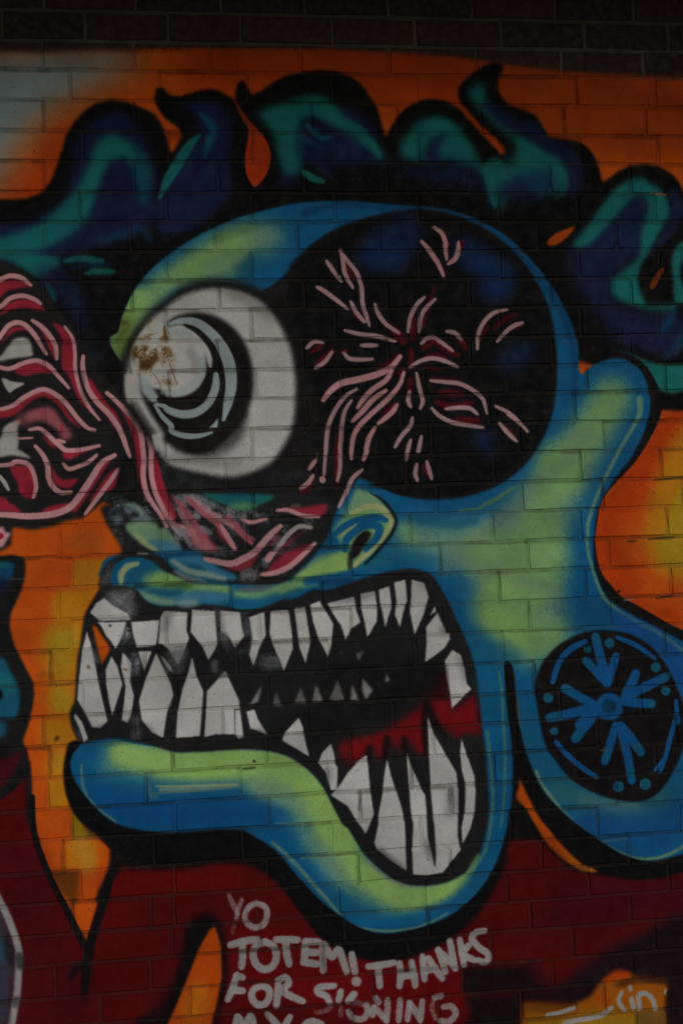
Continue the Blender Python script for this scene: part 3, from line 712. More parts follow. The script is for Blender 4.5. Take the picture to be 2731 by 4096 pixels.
for s, w in (('G 10,1175 70,1100 150,1045 280,1015 430,975 540,920 610,835', 24), ('G 550,940 500,1020 400,1090 330,1160 280,1235', 20), ('G 500,1100 400,1170 320,1260 240,1340', 20), ('G 640,960 610,1050 550,1130 470,1210 380,1290 300,1370 250,1450 230,1568 K 230,105', 19), ('G 590,1212 540,1280 440,1360', 19), ('G 415,1390 370,1470 350,1540 K 345,60 325,115', 19),
             ('C 660,1390 720,1440 750,1520 G 965,-30 975,70', 18), ('C 560,1500 620,1568 G 860,30 910,110 950,200', 19), ('C 850,1505 G 1065,10 1040,70 988,108', 19), ('J 1160,190 1215,115', 16), ('J 1095,340 1150,300 1190,240', 18), ('J 1262,262 1268,280', 22)):
    stroke(PINK, s, w * 1.15, 8, .92)
for s in ('J 1215,120 1225,60', 'C 690,1400 640,1392'):
    stroke((150, 120, 124), s, 10, 10, .6)

# ---- mouth
MOUTH = ('I 880,1100 800,1110 720,1230 670,1320 650,1420 630,1568 M 612,250 598,400 588,580 548,700 580,840 635,925 720,912 900,890 1050,910 1200,950 1370,1000 1568,1000 N 300,1003 600,980 830,992 980,1030 1100,1100 1200,1190 1280,1300 1340,1420 1420,1568 '
         'S 200,40 260,140 330,240 440,350 560,440 700,485 850,485 980,460 1100,400 1180,320 1240,220 1275,100 O 1305,1500 1300,1300 1280,1000 1250,780 1220,450 1175,250 1110,80 1060,-30 K 1000,1250 930,1120 860,1020 780,985 690,970 560,985 450,1010 280,1060 100,1120 '
         '0,1140 J 1200,1130 1080,1190 950,1230 800,1290 640,1310 480,1280 300,1270 I 1500,1280 1300,1290 1150,1260 1060,1230 1060,1150 980,1115')
fill((38, 38, 40), MOUTH, 7)
mouth = fullmask(MOUTH, 7)
fill((24, 24, 25), 'O 0,300 600,250 960,280 1000,550 800,580 600,680 300,820 0,900 N 800,900 900,700 1200,650', 60, .7, clip=mouth)
fill(GREY, 'I 820,1200 900,1140 1050,1150 1060,1330 960,1330 850,1300', 30, .8, clip=mouth)
speckle((170, 172, 172), 'I 820,1180 1060,1140 1060,1340 900,1340', .45, .65, 16, .7, clip=mouth)
# tongue and gums
fill((168, 14, 24), 'O 960,540 1000,560 1015,670 1170,560 1215,540 1245,750 1235,850 1110,840 1060,890 1000,830 930,800 880,680 830,600 810,700 810,1000 760,1010 650,880 610,990 510,870 490,1000 430,1050 390,940 280,1080 170,1060 140,930 260,890 400,860 600,760 800,620 880,570', 30, .85, clip=mouth)
fill((90, 8, 16), 'O 700,640 880,500 960,400 985,520 1005,650 900,640 820,640', 50, .7, clip=mouth)
fill((168, 14, 24), 'O 880,590 980,600 1000,800 920,780', 26, .6, clip=mouth)
stroke((70, 8, 18), 'O 960,400 980,520 900,540', 50, 50, .6, clip=mouth)
for s in ('O 815,600 800,760 810,1000', 'O 505,880 490,1050', 'O 640,890 650,1000', 'O 820,620 880,760 960,860', 'O 370,960 360,1050'):
    stroke((30, 12, 14), s, 26, 22, .85, clip=mouth)
TEETH = (
    'I 708,1315 755,1240 820,1200 890,1260 1000,1320 1030,1372 780,1378', 'I 768,1390 992,1385 970,1480 930,1560 M 908,190 880,140 830,80 795,10', 'I 1030,1385 1250,1375 1238,1480 1225,1568 M 1190,168 1075,175 1040,60', 'M 1085,205 1192,205 1132,362 1095,240',
    'M 1262,-70 1290,-110 N 210,-100 200,40 222,100 190,190 135,312 60,190 10,150 -20,145', 'N 245,-120 425,-110 435,50 445,150 420,200 372,275 325,170 232,55', 'N 465,-115 620,-100 635,20 655,85 580,180 535,100 470,50', 'N 690,-60 810,-105 822,80 775,170 725,322 690,230 715,110',
    'N 860,-110 1000,-120 1030,90 1032,190 962,362 875,150 850,60', 'N 1045,-130 1130,-140 1172,130 1132,302 1085,180', 'N 1168,-160 1245,-190 1350,-10 1335,150 1310,252 1235,110 1190,-30', 'K 40,1240 250,1190 270,1300 302,1390 230,1440 185,1532 150,1420 90,1330',
    'K 300,1165 412,1145 432,1280 430,1380 355,1512 335,1400 305,1270', 'K 442,1135 525,1108 545,1270 495,1432 472,1310 450,1230', 'K 562,1078 652,1055 664,1220 640,1300 610,1432 570,1330 582,1230', 'K 700,1055 800,1080 835,1190 795,1330 725,1488 688,1310 698,1200',
    'K 843,1338 885,1262 892,1305', 'K 820,1420 905,1315 945,1400 975,1480 O 998,60 1000,110 960,180 870,250 805,292 818,150 815,20', 'O 960,280 1020,195 1085,235 1115,340 1132,460 1168,502 1080,590 1015,655 1003,550 980,420',
    'M 682,50 710,130 742,260 770,430 800,560 845,755 790,810 725,800 668,690 608,585 620,430 645,200', 'M 875,245 920,320 950,420 962,465 905,640 882,715 860,620 832,450 830,350', 'M 962,212 1000,255 1035,300 1022,440 1052,560 1030,700 1002,770 955,745 975,600 985,480 950,330',
    'M 1225,220 1290,350 1340,460 1362,550 1310,690 1280,885 1190,840 1112,745 1090,600 1140,430', 'N 245,248 280,400 332,520 322,680 305,872 118,888 130,680 170,500 212,380', 'N 505,358 560,480 612,590 622,660 575,660 580,858 430,858 340,882 352,700 360,520 440,430', 'N 583,665 622,665 648,880 610,895 582,860',
    'N 670,680 733,660 760,740 840,868 770,835 700,810', 'M 590,690 645,760 692,890 660,922 620,800 582,722', 'M 1255,232 1340,320 1355,372 1305,330', 'N 1080,725 1112,800 1132,920 1162,1032 1050,965 948,905 972,840', 'O 68,930 95,1010 105,1090 122,1120 118,1290 70,1300 30,1160 -30,1080 0,1000',
    'O 350,1020 360,1100 378,1300 405,1480 385,1540 S 340,78 290,0 O 270,1540 200,1420 70,1335 122,1280 200,1160 300,1050', 'O 510,1050 540,1180 580,1300 620,1420 645,1540 S 652,100 660,365 560,305 430,200 408,150 440,0 O 440,1490 470,1330 490,1150',
    'O 665,1000 700,1110 790,1310 807,1335 820,1500 S 828,100 858,230 880,338 900,330 985,320 940,380 820,402 710,395 703,200 712,0 O 692,1450 680,1250 665,1080', 'O 825,720 880,860 960,1000 1052,1160 1066,1300 1066,1500 S 1062,100 1085,200 1000,310 940,382 885,345 890,200 880,20 O 868,1500 850,1300 835,1000',
    'O 1090,890 1130,1010 1192,1180 1202,1300 1192,1480 S 1160,40 1098,162 1092,20 O 1115,1480 1122,1250 1092,1140 1080,1000')
for s in TEETH:
    fill(WHITE, s, 5, smooth=False)
for s, a in (('N 790,470 765,600 690,632 740,550', .75), ('N 900,520 950,640 875,632', .45), ('N 1095,490 1142,612 1045,612', .5), ('N 1215,465 1272,602 1183,602', .65), ('N 1385,430 1437,582 1380,600 1318,582', .55), ('N 1495,460 1555,592 1483,592', .7), ('O 318,418 398,510 340,592 312,500', .75), ('O 508,378 528,440 488,446', .8), ('O 260,230 330,195 290,282', .5), ('O 150,190 162,232 145,225', .35), ('O 445,450 455,490 440,480', .3)):
    fill(BONE, s, 8, a, smooth=False)
fill(ORANGE, 'M 722,-5 760,20 868,185 800,310 770,200', 6, smooth=False)
# gloss of the black round the teeth, painted as grey and pale speckle
for s in ('M 720,60 760,200 790,300 830,420 780,430 740,250', 'M 960,60 1000,-40 1060,170 1000,180 930,170', 'M 1010,230 1080,230 1100,380 1030,400', 'N 420,200 560,170 560,380 400,390', 'N 590,190 700,170 730,330 600,360', 'N 30,160 200,160 200,330 100,380', 'M 1040,700 1100,740 1110,880 1030,880', 'N 60,640 110,640 110,880 20,880', 'N 430,-110 470,-110 540,120 470,150', 'N 635,-110 690,-80 715,110 650,150', 'M 570,720 650,900 600,860', 'M 1290,250 1340,370 1300,400', 'N 800,170 900,200 940,340 780,340'):
    speckle((128, 132, 136), s, .4, .62, 14, .75, clip=mouth)
for s in ('M 980,-60 1020,-60 1010,120', 'M 1050,220 1090,260 1080,380', 'N 430,250 520,250 500,340'):
    speckle((206, 210, 216), s, .5, .62, 12, .9, clip=mouth)
for s, a in (('M 720,880 900,880 1100,820 1240,860 1100,780 880,770 740,830', .75), ('N 300,880 440,860 640,900 500,880', .3), ('K 690,1060 800,1100 830,1200 800,1120', .6), ('K 50,1230 280,1180 420,1140 420,1160 260,1220', .5), ('N 700,830 800,830 840,880 740,870', .6), ('M 1290,-110 N 100,-100 80,0 20,60 -20,140', .28), ('O 1040,200 1120,340 1130,470 1090,330', .6), ('O 930,30 980,90 950,20', .7), ('S 430,180 560,280 660,360 500,320', .6), ('O 160,1360 200,1420 260,1500 180,1400', .7), ('O 990,1280 1040,1290 1050,1480 960,1480', .25), ('S 840,100 880,200 870,300 800,180', .4), ('O 60,1120 20,1160 60,1240', .4)):
    fill(SOOT, s, 22, a, clip=mouth)
fill((40, 40, 41), 'M 1255,1000 N 60,930 400,900 640,905 800,960 600,972 300,995', 10, .5)
stroke((110, 108, 106), 'O 1000,1290 1005,1390', 18, 14, .5)
stroke((90, 88, 86), 'O 300,1350 290,1450', 12, 12, .5)
fill((236, 232, 224), 'O 930,95 955,78 985,80 960,104', 4)  # bright chip with its specular glint painted in
stroke(RUST, 'M 970,345 1000,355', 8, 6, .6)
stroke(RUST, 'M 690,325 705,335', 14, 10, .5)
stroke((70, 68, 66), 'I 860,1415 870,1420', 10, 6, .8)

# ---- lower jaw
chin = head * (1 - mouth)
JAW = 'M 840,960 960,925 1100,930 1200,960 1370,1005 1568,1010 N 300,1010 600,988 830,1000 980,1038 1100,1108 1195,1195 1275,1305 1335,1420 1415,1568 S 190,40 250,145 320,250 430,362 550,450 700,496 850,496 990,470 1110,410 1200,320 1250,250 1180,420 1060,560 920,640 700,690 500,660 320,560 S 180,470 0,250 R 1300,200 1200,60 N 1000,1480 880,1370 640,1290 400,1220 0,1200 M 1100,1160 900,1130 780,1080'
jaw = fullmask(JAW, 46)
fill(SAGE, JAW, 110, 1, clip=chin)
fill(LIME, JAW, 90, .55, clip=chin)
for s, w in (('M 960,1010 1100,1050 1300,1070 1568,1080', 90), ('N 300,1080 600,1060 850,1070 1050,1150 1180,1270', 110), ('N 1150,1300 1280,1440 R 1350,0 1450,120', 100), ('S 60,60 180,180', 110), ('S 250,330 400,440 600,560 820,560 1000,510 1120,430', 90), ('N 0,1170 300,1180 580,1150', 36)):
    stroke(LIME, s, w, 60, .95, 0, clip=chin)
stroke(LIME, 'O 0,1400 100,1568', 90, 70, .9, 0, clip=chin)
stroke(BLUE, 'M 690,1000 640,1130 720,1270 1000,1330 1400,1370 N 300,1370 560,1360', 100, 100, .9, 0, clip=chin)
stroke((10, 96, 172), 'M 760,1420 1200,1480 N 300,1480 700,1470 900,1490', 120, 90, .7, 0, clip=chin)
stroke(BLUE, 'R 700,40 900,80 1050,200 1250,420 1420,640 S 200,740 400,790 600,790 820,740 1050,620 1220,420 1340,150', 70, 50, .9, 0, clip=chin)
stroke(DEEP, 'S 130,790 300,850 520,860 760,830', 40, 36, .6, 0, clip=chin)
stroke(SEA, 'R 1250,560 1400,660 S 200,650 400,690', 60, 60, .6, clip=chin)
stroke(SAGE, 'R 1150,120 1250,230 1330,330 1400,450', 90, 80, .6, clip=chin)
stroke(SAGE, 'N 750,1260 900,1330 1080,1400', 70, 60, .7, clip=chin)
stroke((150, 176, 160), 'N 0,1290 300,1275 600,1255', 26, 16, .8, clip=chin)
stroke((170, 200, 150), 'N -40,1265 300,1262 595,1252', 9, 6, .9)
stroke((120, 150, 130), 'N -60,1320 300,1300', 10, 8, .6)
stroke((110, 150, 150), 'M 1170,1240 1180,1330 1230,1350', 18, 14, .6)
for s, w in (('M 640,1100 650,1250 690,1350 780,1450 900,1540 Q 890,35 980,65 1150,75 1350,80 R 100,90 300,80 480,90', 13), ('R 870,140 980,240 1080,340 1200,480 1300,590 1400,710', 19), ('S 80,720 180,770 300,815 450,838 600,835 780,800 980,700', 14), ('R 1100,270 1300,255 1530,215', 8), ('R 900,-5 1200,5', 6)):
    stroke((160, 186, 142), s, w * .85, 12, .62, clip=chin)
stroke((160, 150, 160), 'S 330,260 450,380 560,450 700,495', 10, 8, .6)
# strip between jaw and earring
for s, w, a in (('O 1290,830 1310,1000 1330,1200 1335,1400 S 1310,80 1270,220 1190,350', 15, .8), ('O 1385,370 1408,560 1420,800 1430,1000 1425,1300 S 1400,20', 14, .75)):
    stroke((140, 180, 120), s, w * .85, 14, a * .7, clip=head)
stroke(SEA, 'O 1250,400 1300,700', 60, 60, .5, clip=head)
stroke(LEAF, 'S 1220,250 1150,380', 24, 20, .6)
stroke(BLACK, 'O 1438,325,.8 1455,500,1 1475,720,1.1 1510,860,1.4 1550,1000,1.8 P 240,120,1.8', 17, 8, .95, 0)

# ---- earring
stroke(SEA, 'P 300,200 420,480 640,720 900,850 1300,840 1568,700', 120, 90, .55, 0, clip=head)
stroke((60, 130, 130), 'P 600,700 850,800 1150,850 1400,780', 90, 80, .7, 0, clip=head)
stroke(SAGE, 'P 800,790 1000,830 1200,830', 50, 60, .5, clip=head)
stroke((28, 96, 180), 'P 900,960 1300,1000 1568,900', 150, 120, .5, 0, clip=head)
stroke((28, 92, 180), 'L 1100,750 1300,880 1500,1050 1600,1250', 110, 80, .6, 0, clip=head)
DISC = 'L 405,1300 425,1180 480,1060 580,950 720,868 860,830 1000,828 1150,856 1300,940 1400,1050 1480,1190 1550,1360 1590,1500 P 1600,150 1575,340 1510,520 1420,670 1330,760 1220,797 1080,790 900,740 700,630 560,470 480,330 440,150 412,-20'
fill((26, 21, 23), DISC, 6)
disc = fullmask(DISC, 5)
ING = (18, 110, 184)
TQ = (22, 116, 150)
for s, w in (('L 880,880 910,1000 970,1230', 34), ('L 810,1065 870,1130 965,1240', 30), ('L 1040,1030 1010,1130 980,1240', 30), ('L 1195,1165 1160,1250 1110,1340', 34), ('L 1415,1200 1280,1265 1120,1350', 34), ('L 1310,1400 1200,1395 1090,1380', 32), ('L 640,1280 740,1340 870,1410', 32),
             ('L 525,1510 680,1480 860,1430', 34), ('L 750,1568 820,1500 890,1440', 34), ('P 720,300 790,210 880,110', 34), ('P 955,480 990,370 1040,200', 30), ('P 1165,630 1130,430 1080,240', 32), ('P 1235,410 1160,300 1080,200', 32)):
    stroke(ING, s, w * 1.2, 12, .95, .1, clip=disc)
for s, w in (('L 880,870 890,920', 30), ('L 800,1060 850,1110', 26), ('L 1400,1205 1440,1180', 30), ('L 640,1280 700,1310', 30), ('L 510,1510 600,1500', 30), ('P 720,310 760,260', 32), ('P 955,480 975,420', 28), ('P 1165,630 1150,520', 26), ('P 1235,400 1200,350', 30), ('L 1300,1400 1330,1400', 30)):
    stroke(TQ, s, w * 1.2, 16, .7, clip=disc)
fill(ING, 'L 985,1315 1050,1335 1090,1400 1090,1470 1050,1520 985,1530 920,1510 885,1450 890,1385 930,1335', 8, clip=disc)
fill((10, 74, 112), 'L 985,1365 1025,1380 1045,1420 1030,1465 985,1480 945,1460 930,1415 945,1380', 12, .9, clip=disc)
stroke((26, 21, 23), 'P 1030,30 1020,80', 8, 8, .5)
for s, w in (('L 800,915 690,970 600,1070 545,1230', 23), ('L 1050,880 1200,945 1345,1045', 18), ('L 1510,1380 1520,1540 P 1500,180 1440,400 1390,560', 19), ('P 570,330 680,450 790,540 890,605', 20), ('P 1410,470 1350,550', 16)):
    stroke(ING, s, w * 1.15, 9, .95, .2, clip=disc)
for x, y, t, r in ((820, 975, 'L', 28), (990, 925, 'L', 40), (1350, 1115, 'L', 40), (1430, 1300, 'L', 38), (510, 1355, 'L', 40), (555, 243, 'P', 32), (1060, 680, 'P', 44), (1270, 660, 'P', 46)):
    stroke(TQ, '%s %d,%d %d,%d' % (t, x - 2, y, x + 2, y), r * 1.02, 9, .92, 0)
stroke((150, 156, 150), 'P 920,395 970,392', 8, 6, .5)
stroke((170, 190, 130), 'P 415,560 460,660 540,770 640,890 760,1010 900,1110 1050,1190 1200,1245 1350,1242 1480,1200 1600,1130', 14, 12, .65, 0, clip=head)
stroke((110, 140, 130), 'P 930,1110 1130,1085', 10, 10, .5)

# ---- black drawing over the red field
stroke((24, 18, 20), 'M 252,1350 262,1568 Q 300,180 400,430 550,720 665,960', 24, 7, taper=0)
stroke((24, 18, 20), 'Q 920,270,1.2 850,470 780,720 720,900 690,1050,1.2 665,1300,.9', 34, 10, taper=.2)
fill((24, 18, 20), 'Q 880,120 960,300 860,480 780,620 760,560 850,350', 12)
stroke((24, 18, 20), 'Q 560,1200 600,1130 690,1100', 34, 24, .85)
stroke((40, 18, 24), 'Q 700,1100 660,1400', 40, 40, .5)
fill(BLACK, 'R 200,800 300,720 400,705 450,760 490,860 515,1000 515,1200 490,1360 440,1500 380,1640 -100,1680 -200,1568 20,1400 110,1200 170,1000', 26, .95)
stroke((60, 10, 16), 'R 60,1300 -60,1568', 60, 60, .5)
fill((228, 92, 10), 'R 425,800 450,880 472,960 478,1200 440,1400 390,1600 20,1640 130,1400 230,1150 300,970 380,830', 6, smooth=False)
stroke(AMBER, 'R 300,1300 260,1500', 90, 80, .55)
# lower right: dark shapes and an amber patch
fill((30, 18, 28), 'U 1800,640 1568,700 1400,780 1220,870 1100,920 900,1040 740,1150 560,1280 300,1290 300,1400 800,1460 1000,1640 1900,1700', 40, .92)
fill((22, 16, 20), 'S 1100,1130 1568,1120 U 380,1090 400,1200 520,1290 290,1300 0,1340 S 1100,1330', 20, .9, False)
fill((22, 18, 20), 'S 1110,1350 1568,1345 U 290,1360 290,1700 -200,1700 S 1170,1480', 20, .9, False)
stroke((64, 10, 26), 'U 380,1120 480,1260', 60, 50, .7)
fill((206, 112, 14), 'U 295,1700 312,1400 700,1420 850,1345 930,1230 1050,1158 1180,1180 1235,1230 1440,1245 1420,1460 1420,1700', 14, smooth=False)
stroke(ORED, 'U 960,1230 1060,1180 1150,1200', 40, 30, .7)
stroke(ORED, 'U 900,1320 960,1400', 50, 50, .4)
fill((100, 52, 18), 'U 1020,1260 1200,1190 1440,1212 1440,1246 1240,1240 1100,1275', 16, .8)
fill((190, 160, 30), 'U 300,1560 700,1500 1000,1470 1400,1470 1420,1700 300,1700', 40, .7, False)
stroke((110, 60, 16), 'U 330,1440 700,1440', 50, 50, .6)
fill((118, 88, 48), 'U 1200,1475 1425,1455 1420,1700 1200,1700', 16, .7, False)
LET = (194, 192, 189)
for s, w in (('U 500,1500 600,1478 710,1442', 19), ('U 640,1560 800,1530 930,1502 1005,1440', 21), ('U 1082,1320 1060,1390 1110,1465', 19), ('U 1150,1275 1152,1300', 18), ('U 1160,1370 1178,1445', 24), ('U 1228,1450 1215,1345 1270,1328 1320,1370 1350,1450', 22), ('U 1428,1290 1422,1330', 8)):
    stroke(LET, s, w, 9, .95, .1)

# ---- brushed lettering
def letters(items, w, c=LET, a=.95):
    for s in items:
        stroke(c, s, w * 1.28, 9, a, .12, grain=1)


letters(('R 535,560 560,620 600,700', 'R 632,595 605,670 590,750'), 16, a=.6)
letters(('R 575,790 565,850',), 14, a=.3)
letters(('R 745,622 690,650 660,715 675,775 735,812 800,790 832,720 815,650 745,622',), 20, a=.85)
stroke(RED, 'R 690,700 700,750', 22, 18, .45)
letters(('R 545,948 650,920 755,905', 'R 638,930 640,1030 632,1120', 'R 815,920 745,960 722,1030 755,1110 815,1140 880,1110 905,1030 880,960 815,920', 'R 905,905 1070,908', 'R 978,910 985,1010 1005,1100',
         'R 1132,920 1128,1000 1118,1085', 'R 1132,922 1235,925', 'R 1125,1010 1225,1008', 'R 1118,1085 1222,1098', 'R 1270,1150 1268,1050 1275,945 1335,1040 1390,985 1425,1070 1455,1160', 'R 1495,1020 1505,1090 1520,1160'), 24)
stroke(LET, 'R 1528,1235 1534,1237', 38, 10, .9, 0)
letters(('S 362,1118 470,1105 565,1088', 'S 440,1110 445,1200 452,1270', 'S 608,1095 615,1180 605,1270', 'S 700,1085 720,1180 728,1265', 'S 610,1195 720,1185', 'S 788,1040 795,1140 800,1215', 'S 835,1055 880,1130 940,1210', 'S 800,1150 890,1130',
         'S 910,990 940,1070 965,1160', 'S 910,990 980,1060 1045,1130', 'S 1000,920 1020,1020 1040,1130', 'S 1078,910 1095,1010 1112,1105', 'S 1150,950 1105,1020 1195,1070', 'S 1272,838 1210,850 1175,900 1230,970 1290,1010 1305,1055 1270,1085 1225,1070'), 23)
letters(('R 595,1185 565,1280 525,1375', 'R 590,1190 640,1205', 'R 555,1300 640,1308', 'R 785,1270 725,1300 712,1360 755,1415 815,1410 850,1350 840,1290 785,1270', 'R 920,1240 915,1330 905,1425', 'R 920,1225 975,1205 1000,1250 955,1310 1030,1355 1110,1390'), 23)
letters(('R 1358,1270 1240,1280 1230,1320 1295,1350 1320,1400', 'R 1410,1312 1390,1390', 'R 1505,1335 1465,1395', 'S 255,1335 205,1390'), 22)
letters(('R 1412,1440 1408,1500', 'R 1325,1400 1330,1440 1280,1470 1215,1478'), 16, a=.45)
letters(('S 350,1420 355,1490 310,1530 240,1520 205,1470', 'S 395,1500 405,1440', 'S 420,1365 445,1400', 'S 410,1440 460,1490 505,1545', 'S 512,1380 512,1450 505,1540', 'S 612,1375 600,1540', 'S 670,1535 685,1405', 'S 685,1405 730,1470 770,1540', 'S 785,1390 772,1540', 'S 935,1348 880,1362', 'S 950,1435 1010,1430 1045,1485 1000,1545 930,1545'), 21, a=.85)
letters(('S 870,1390 860,1450 890,1530', 'S 345,1425 280,1400 240,1410'), 16, a=.55)
letters(('R 575,1640 600,1515 650,1580 705,1510 745,1640', 'R 835,1495 890,1550 930,1600', 'R 1010,1515 960,1600', 'R 1120,1640 1130,1575 1190,1548 1260,1570'), 22)
for s in ('S -20,1410 60,1420 330,1400', 'R 640,1245 900,1240', 'S 560,1160 700,1150', 'R 620,1000 920,985'):
    stroke((70, 20, 20), s, 13, 12, .35)

# ---- wear: joints rubbed through, grime, chips
stroke((206, 150, 110), 'D 1320,335 1430,350', 12, 10, .7)
stroke((190, 170, 170), 'L 1100,590 1180,580', 9, 8, .6)
for s in ('L 1300,110 1500,95', 'L 1360,575 1490,550', 'H 1340,1215 1560,1195', 'L 1130,130 1200,125'):
    stroke((50, 44, 30), s, 8, 8, .7)
stroke((40, 20, 18), 'L 1055,525 1072,515', 10, 6, .8)
stroke((40, 30, 20), 'N 725,1065 735,1070', 10, 6, .8)
stroke((50, 60, 20), 'N 640,1130 740,1120', 8, 7, .7)
stroke((40, 30, 20), 'M 440,900 455,880', 16, 14, .6)
stroke((150, 90, 20), 'M 320,400 350,380', 30, 26, .4)
# glints and mottling painted as light specks on the dark coats, and pinholes
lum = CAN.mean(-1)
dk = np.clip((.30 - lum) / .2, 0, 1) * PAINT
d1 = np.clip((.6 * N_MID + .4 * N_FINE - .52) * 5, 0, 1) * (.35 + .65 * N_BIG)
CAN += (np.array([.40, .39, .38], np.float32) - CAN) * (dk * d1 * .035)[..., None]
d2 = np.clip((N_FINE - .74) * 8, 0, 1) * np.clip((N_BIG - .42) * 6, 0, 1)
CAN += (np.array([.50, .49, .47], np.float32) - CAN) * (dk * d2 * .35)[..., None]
d3 = np.clip((N_FINE - .76) * 8, 0, 1) * np.clip((N_MID - .5) * 5, 0, 1)
CAN *= 1 - (d3 * (1 - dk) * .45)[..., None]
# soft unevenness of the sprayed coat
CAN *= (1 + (N_BIG - .5) * .16 + (N_MID - .5) * .10 + (N_FINE - .5) * .06)[..., None]
np.clip(CAN, 0, 1, CAN)

# ================================================================== SCENE
def tag(o, label=None, cat=None, kind=None):
    if label:
        o['label'] = label
    if cat:
        o['category'] = cat
    if kind:
        o['kind'] = kind


def link(name, me, parent=None):
    o = bpy.data.objects.new(name, me)
    COL.objects.link(o)
    if parent:
        o.parent = parent
    return o


Z_OFF = EYE_Z - EYE * COURSE         # metres above the pavement of course line 0 (course line k: Z_OFF - k * COURSE)


def wx(X):
    return X * COURSE


def wz(Z):
    return Z * COURSE + Z_OFF


# course lines: measured drift of each bed joint from an even gauge (courses)
DRIFT = {0: .01, 1: 0, 2: .01, 3: 0, 4: -.02, 5: -.02, 6: -.05, 7: -.035, 8: -.02, 9: 0, 10: .02, 11: .01, 12: .01, 13: .06, 14: .045, 15: .05, 16: .04, 17: .045, 18: .03, 19: .035, 20: .02, 21: .01, 22: -.03, 23: -.08, 24: -.04,
         25: -.03, 26: -.03, 27: 0, 28: -.03, 29: 0, 30: 0, 31: .05, 32: .02, 33: .1, 34: .08}


def line_z(k):
    return -k + DRIFT.get(k, 0)


# measured perpends (photograph pixels) per course; the rest follows the bond
PERP = {-1: (176, 541, 1552, 1888, 2219), 0: (10, 340, 673, 963, 1330, 1661, 2005, 2336, 2672), 1: (171, 536, 841, 2245, 2571), 2: (281, 640, 1665), 3: (176, 2580), 4: (330, 1010), 5: (180,), 6: (320, 1006), 7: (180, 2150), 8: (1006,),
        9: (876,), 10: (1006,), 11: (868,), 12: (1021,), 13: (881, 2296), 14: (1009, 2416), 15: (902, 2319), 16: (1012, 1745, 2087), 17: (240, 640, 1967, 2666), 18: (286, 663, 1760, 2110), 19: (235, 546, 922, 1995, 2681), 20: (286, 2115),
        21: (205, 2008), 22: (330, 2135), 23: (176,), 24: (199, 691, 1065), 25: (191, 584, 960), 26: (288, 701, 1078, 1441, 1803), 27: (253, 1322, 2388), 28: (321, 1432, 2163, 2513), 29: (291, 605, 697, 1353), 30: (1711, 2518), 31: (222, 602), 32: (760, 1847, 2209), 33: (2084,)}
BW = 2.83                            # brick plus joint, courses


def photo_y(x, Z):
    y = 2048.0
    for _ in range(12):
        w = to_wall([x, y])
        y += (w[1] - Z) * 118
    return y


def joints(k):
    zc = .5 * (line_z(k) + line_z(k + 1))
    xs = []
    for px in PERP.get(k, ()):
        xs.append(float(to_wall([px, photo_y(px, zc)])[0]))
    if not xs:
        xs = [(-4.0 if k % 2 else -2.6)]
    out = [xs[0]]
    for a, b in zip(xs, xs[1:]):
        n = max(1, round((b - a) / BW))
        out += [a + (b - a) * i / n for i in range(1, n + 1)]
    r = random.Random(900 + k)
    while out[0] > WX0:
        out.insert(0, out[0] - BW + r.uniform(-.05, .05))
    while out[-1] < WX1:
        out.append(out[-1] + BW + r.uniform(-.05, .05))
    return out


WX0, WX1, KT, KB = X0 - 12, X1 + 12, -7, 37
JB, JP = .105, .10                   # bed and perpend joint widths, courses

# grime and rubbing along the joints, uneven as it is on a real wall
def wall_px(X, Z):
    return (X - X0) * PPC, (ZT - Z) * PPC


def grime_line(xa, za, xb, zb, w, a):
    n = 5
    t = np.linspace(0, 1, n)
    xs = xa + (xb - xa) * t + rng.normal(0, .012, n)
    zs = za + (zb - za) * t + rng.normal(0, .012, n)
    p = np.stack(wall_px(xs, zs), -1)
    q = catmull(p, False, 4)
    r = rng.uniform(.5, 1.3, len(p))
    r = np.interp(np.linspace(0, n - 1, len(q)), np.arange(n), r) * w
    x0, y0 = np.maximum((q.min(0) - 16).astype(int), 0)
    x1, y1 = np.minimum((q.max(0) + 16).astype(int), [CW, CH])
    if x1 <= x0 or y1 <= y0:
        return
    X = np.arange(x0, x1)[None] + .5
    Y = np.arange(y0, y1)[:, None] + .5
    M = np.zeros((y1 - y0, x1 - x0), np.float32)
    for i in range(len(q) - 1):
        d = q[i + 1] - q[i]
        t = np.clip(((X - q[i][0]) * d[0] + (Y - q[i][1]) * d[1]) / (d @ d + 1e-9), 0, 1)
        ds = np.hypot(X - q[i][0] - t * d[0], Y - q[i][1] - t * d[1])
        np.maximum(M, np.clip(1.25 - ds / r[i], 0, 1), out=M)
    M = M * np.clip(.35 + 1.3 * (N_MID[y0:y1, x0:x1] - .3), 0, 1) * a
    sub = CAN[y0:y1, x0:x1]
    lum = sub.mean(-1, keepdims=True)
    tgt = sub * np.array([.55, .53, .49], np.float32) * .8 + np.array([.17, .16, .145], np.float32) * .26
    sub += (tgt - sub) * M[..., None]


for k in range(0, 36):
    js = joints(k)
    zt, zb = line_z(k), line_z(k + 1)
    for xa, xb in zip(js, js[1:]):
        if xb < X0 or xa > X1:
            continue
        if rng.random() < .85:
            grime_line(xa, zt, xb, zt, rng.uniform(3, 6), rng.uniform(.1, .75))
        if rng.random() < .75:
            grime_line(xb, zb, xb, zt, rng.uniform(2.6, 5), rng.uniform(.15, .75))

# the painted coat as one picture made here, laid flat on the wall
img = bpy.data.images.new('mural_paint', CW, CH, alpha=True)
img.alpha_mode = 'CHANNEL_PACKED'
buf = np.ones((CH, CW, 4), np.float32)
buf[..., :3] = CAN[::-1]
buf[..., 3] = PAINT[::-1]
img.pixels.foreach_set(buf.ravel())
img.update()
img.pack()

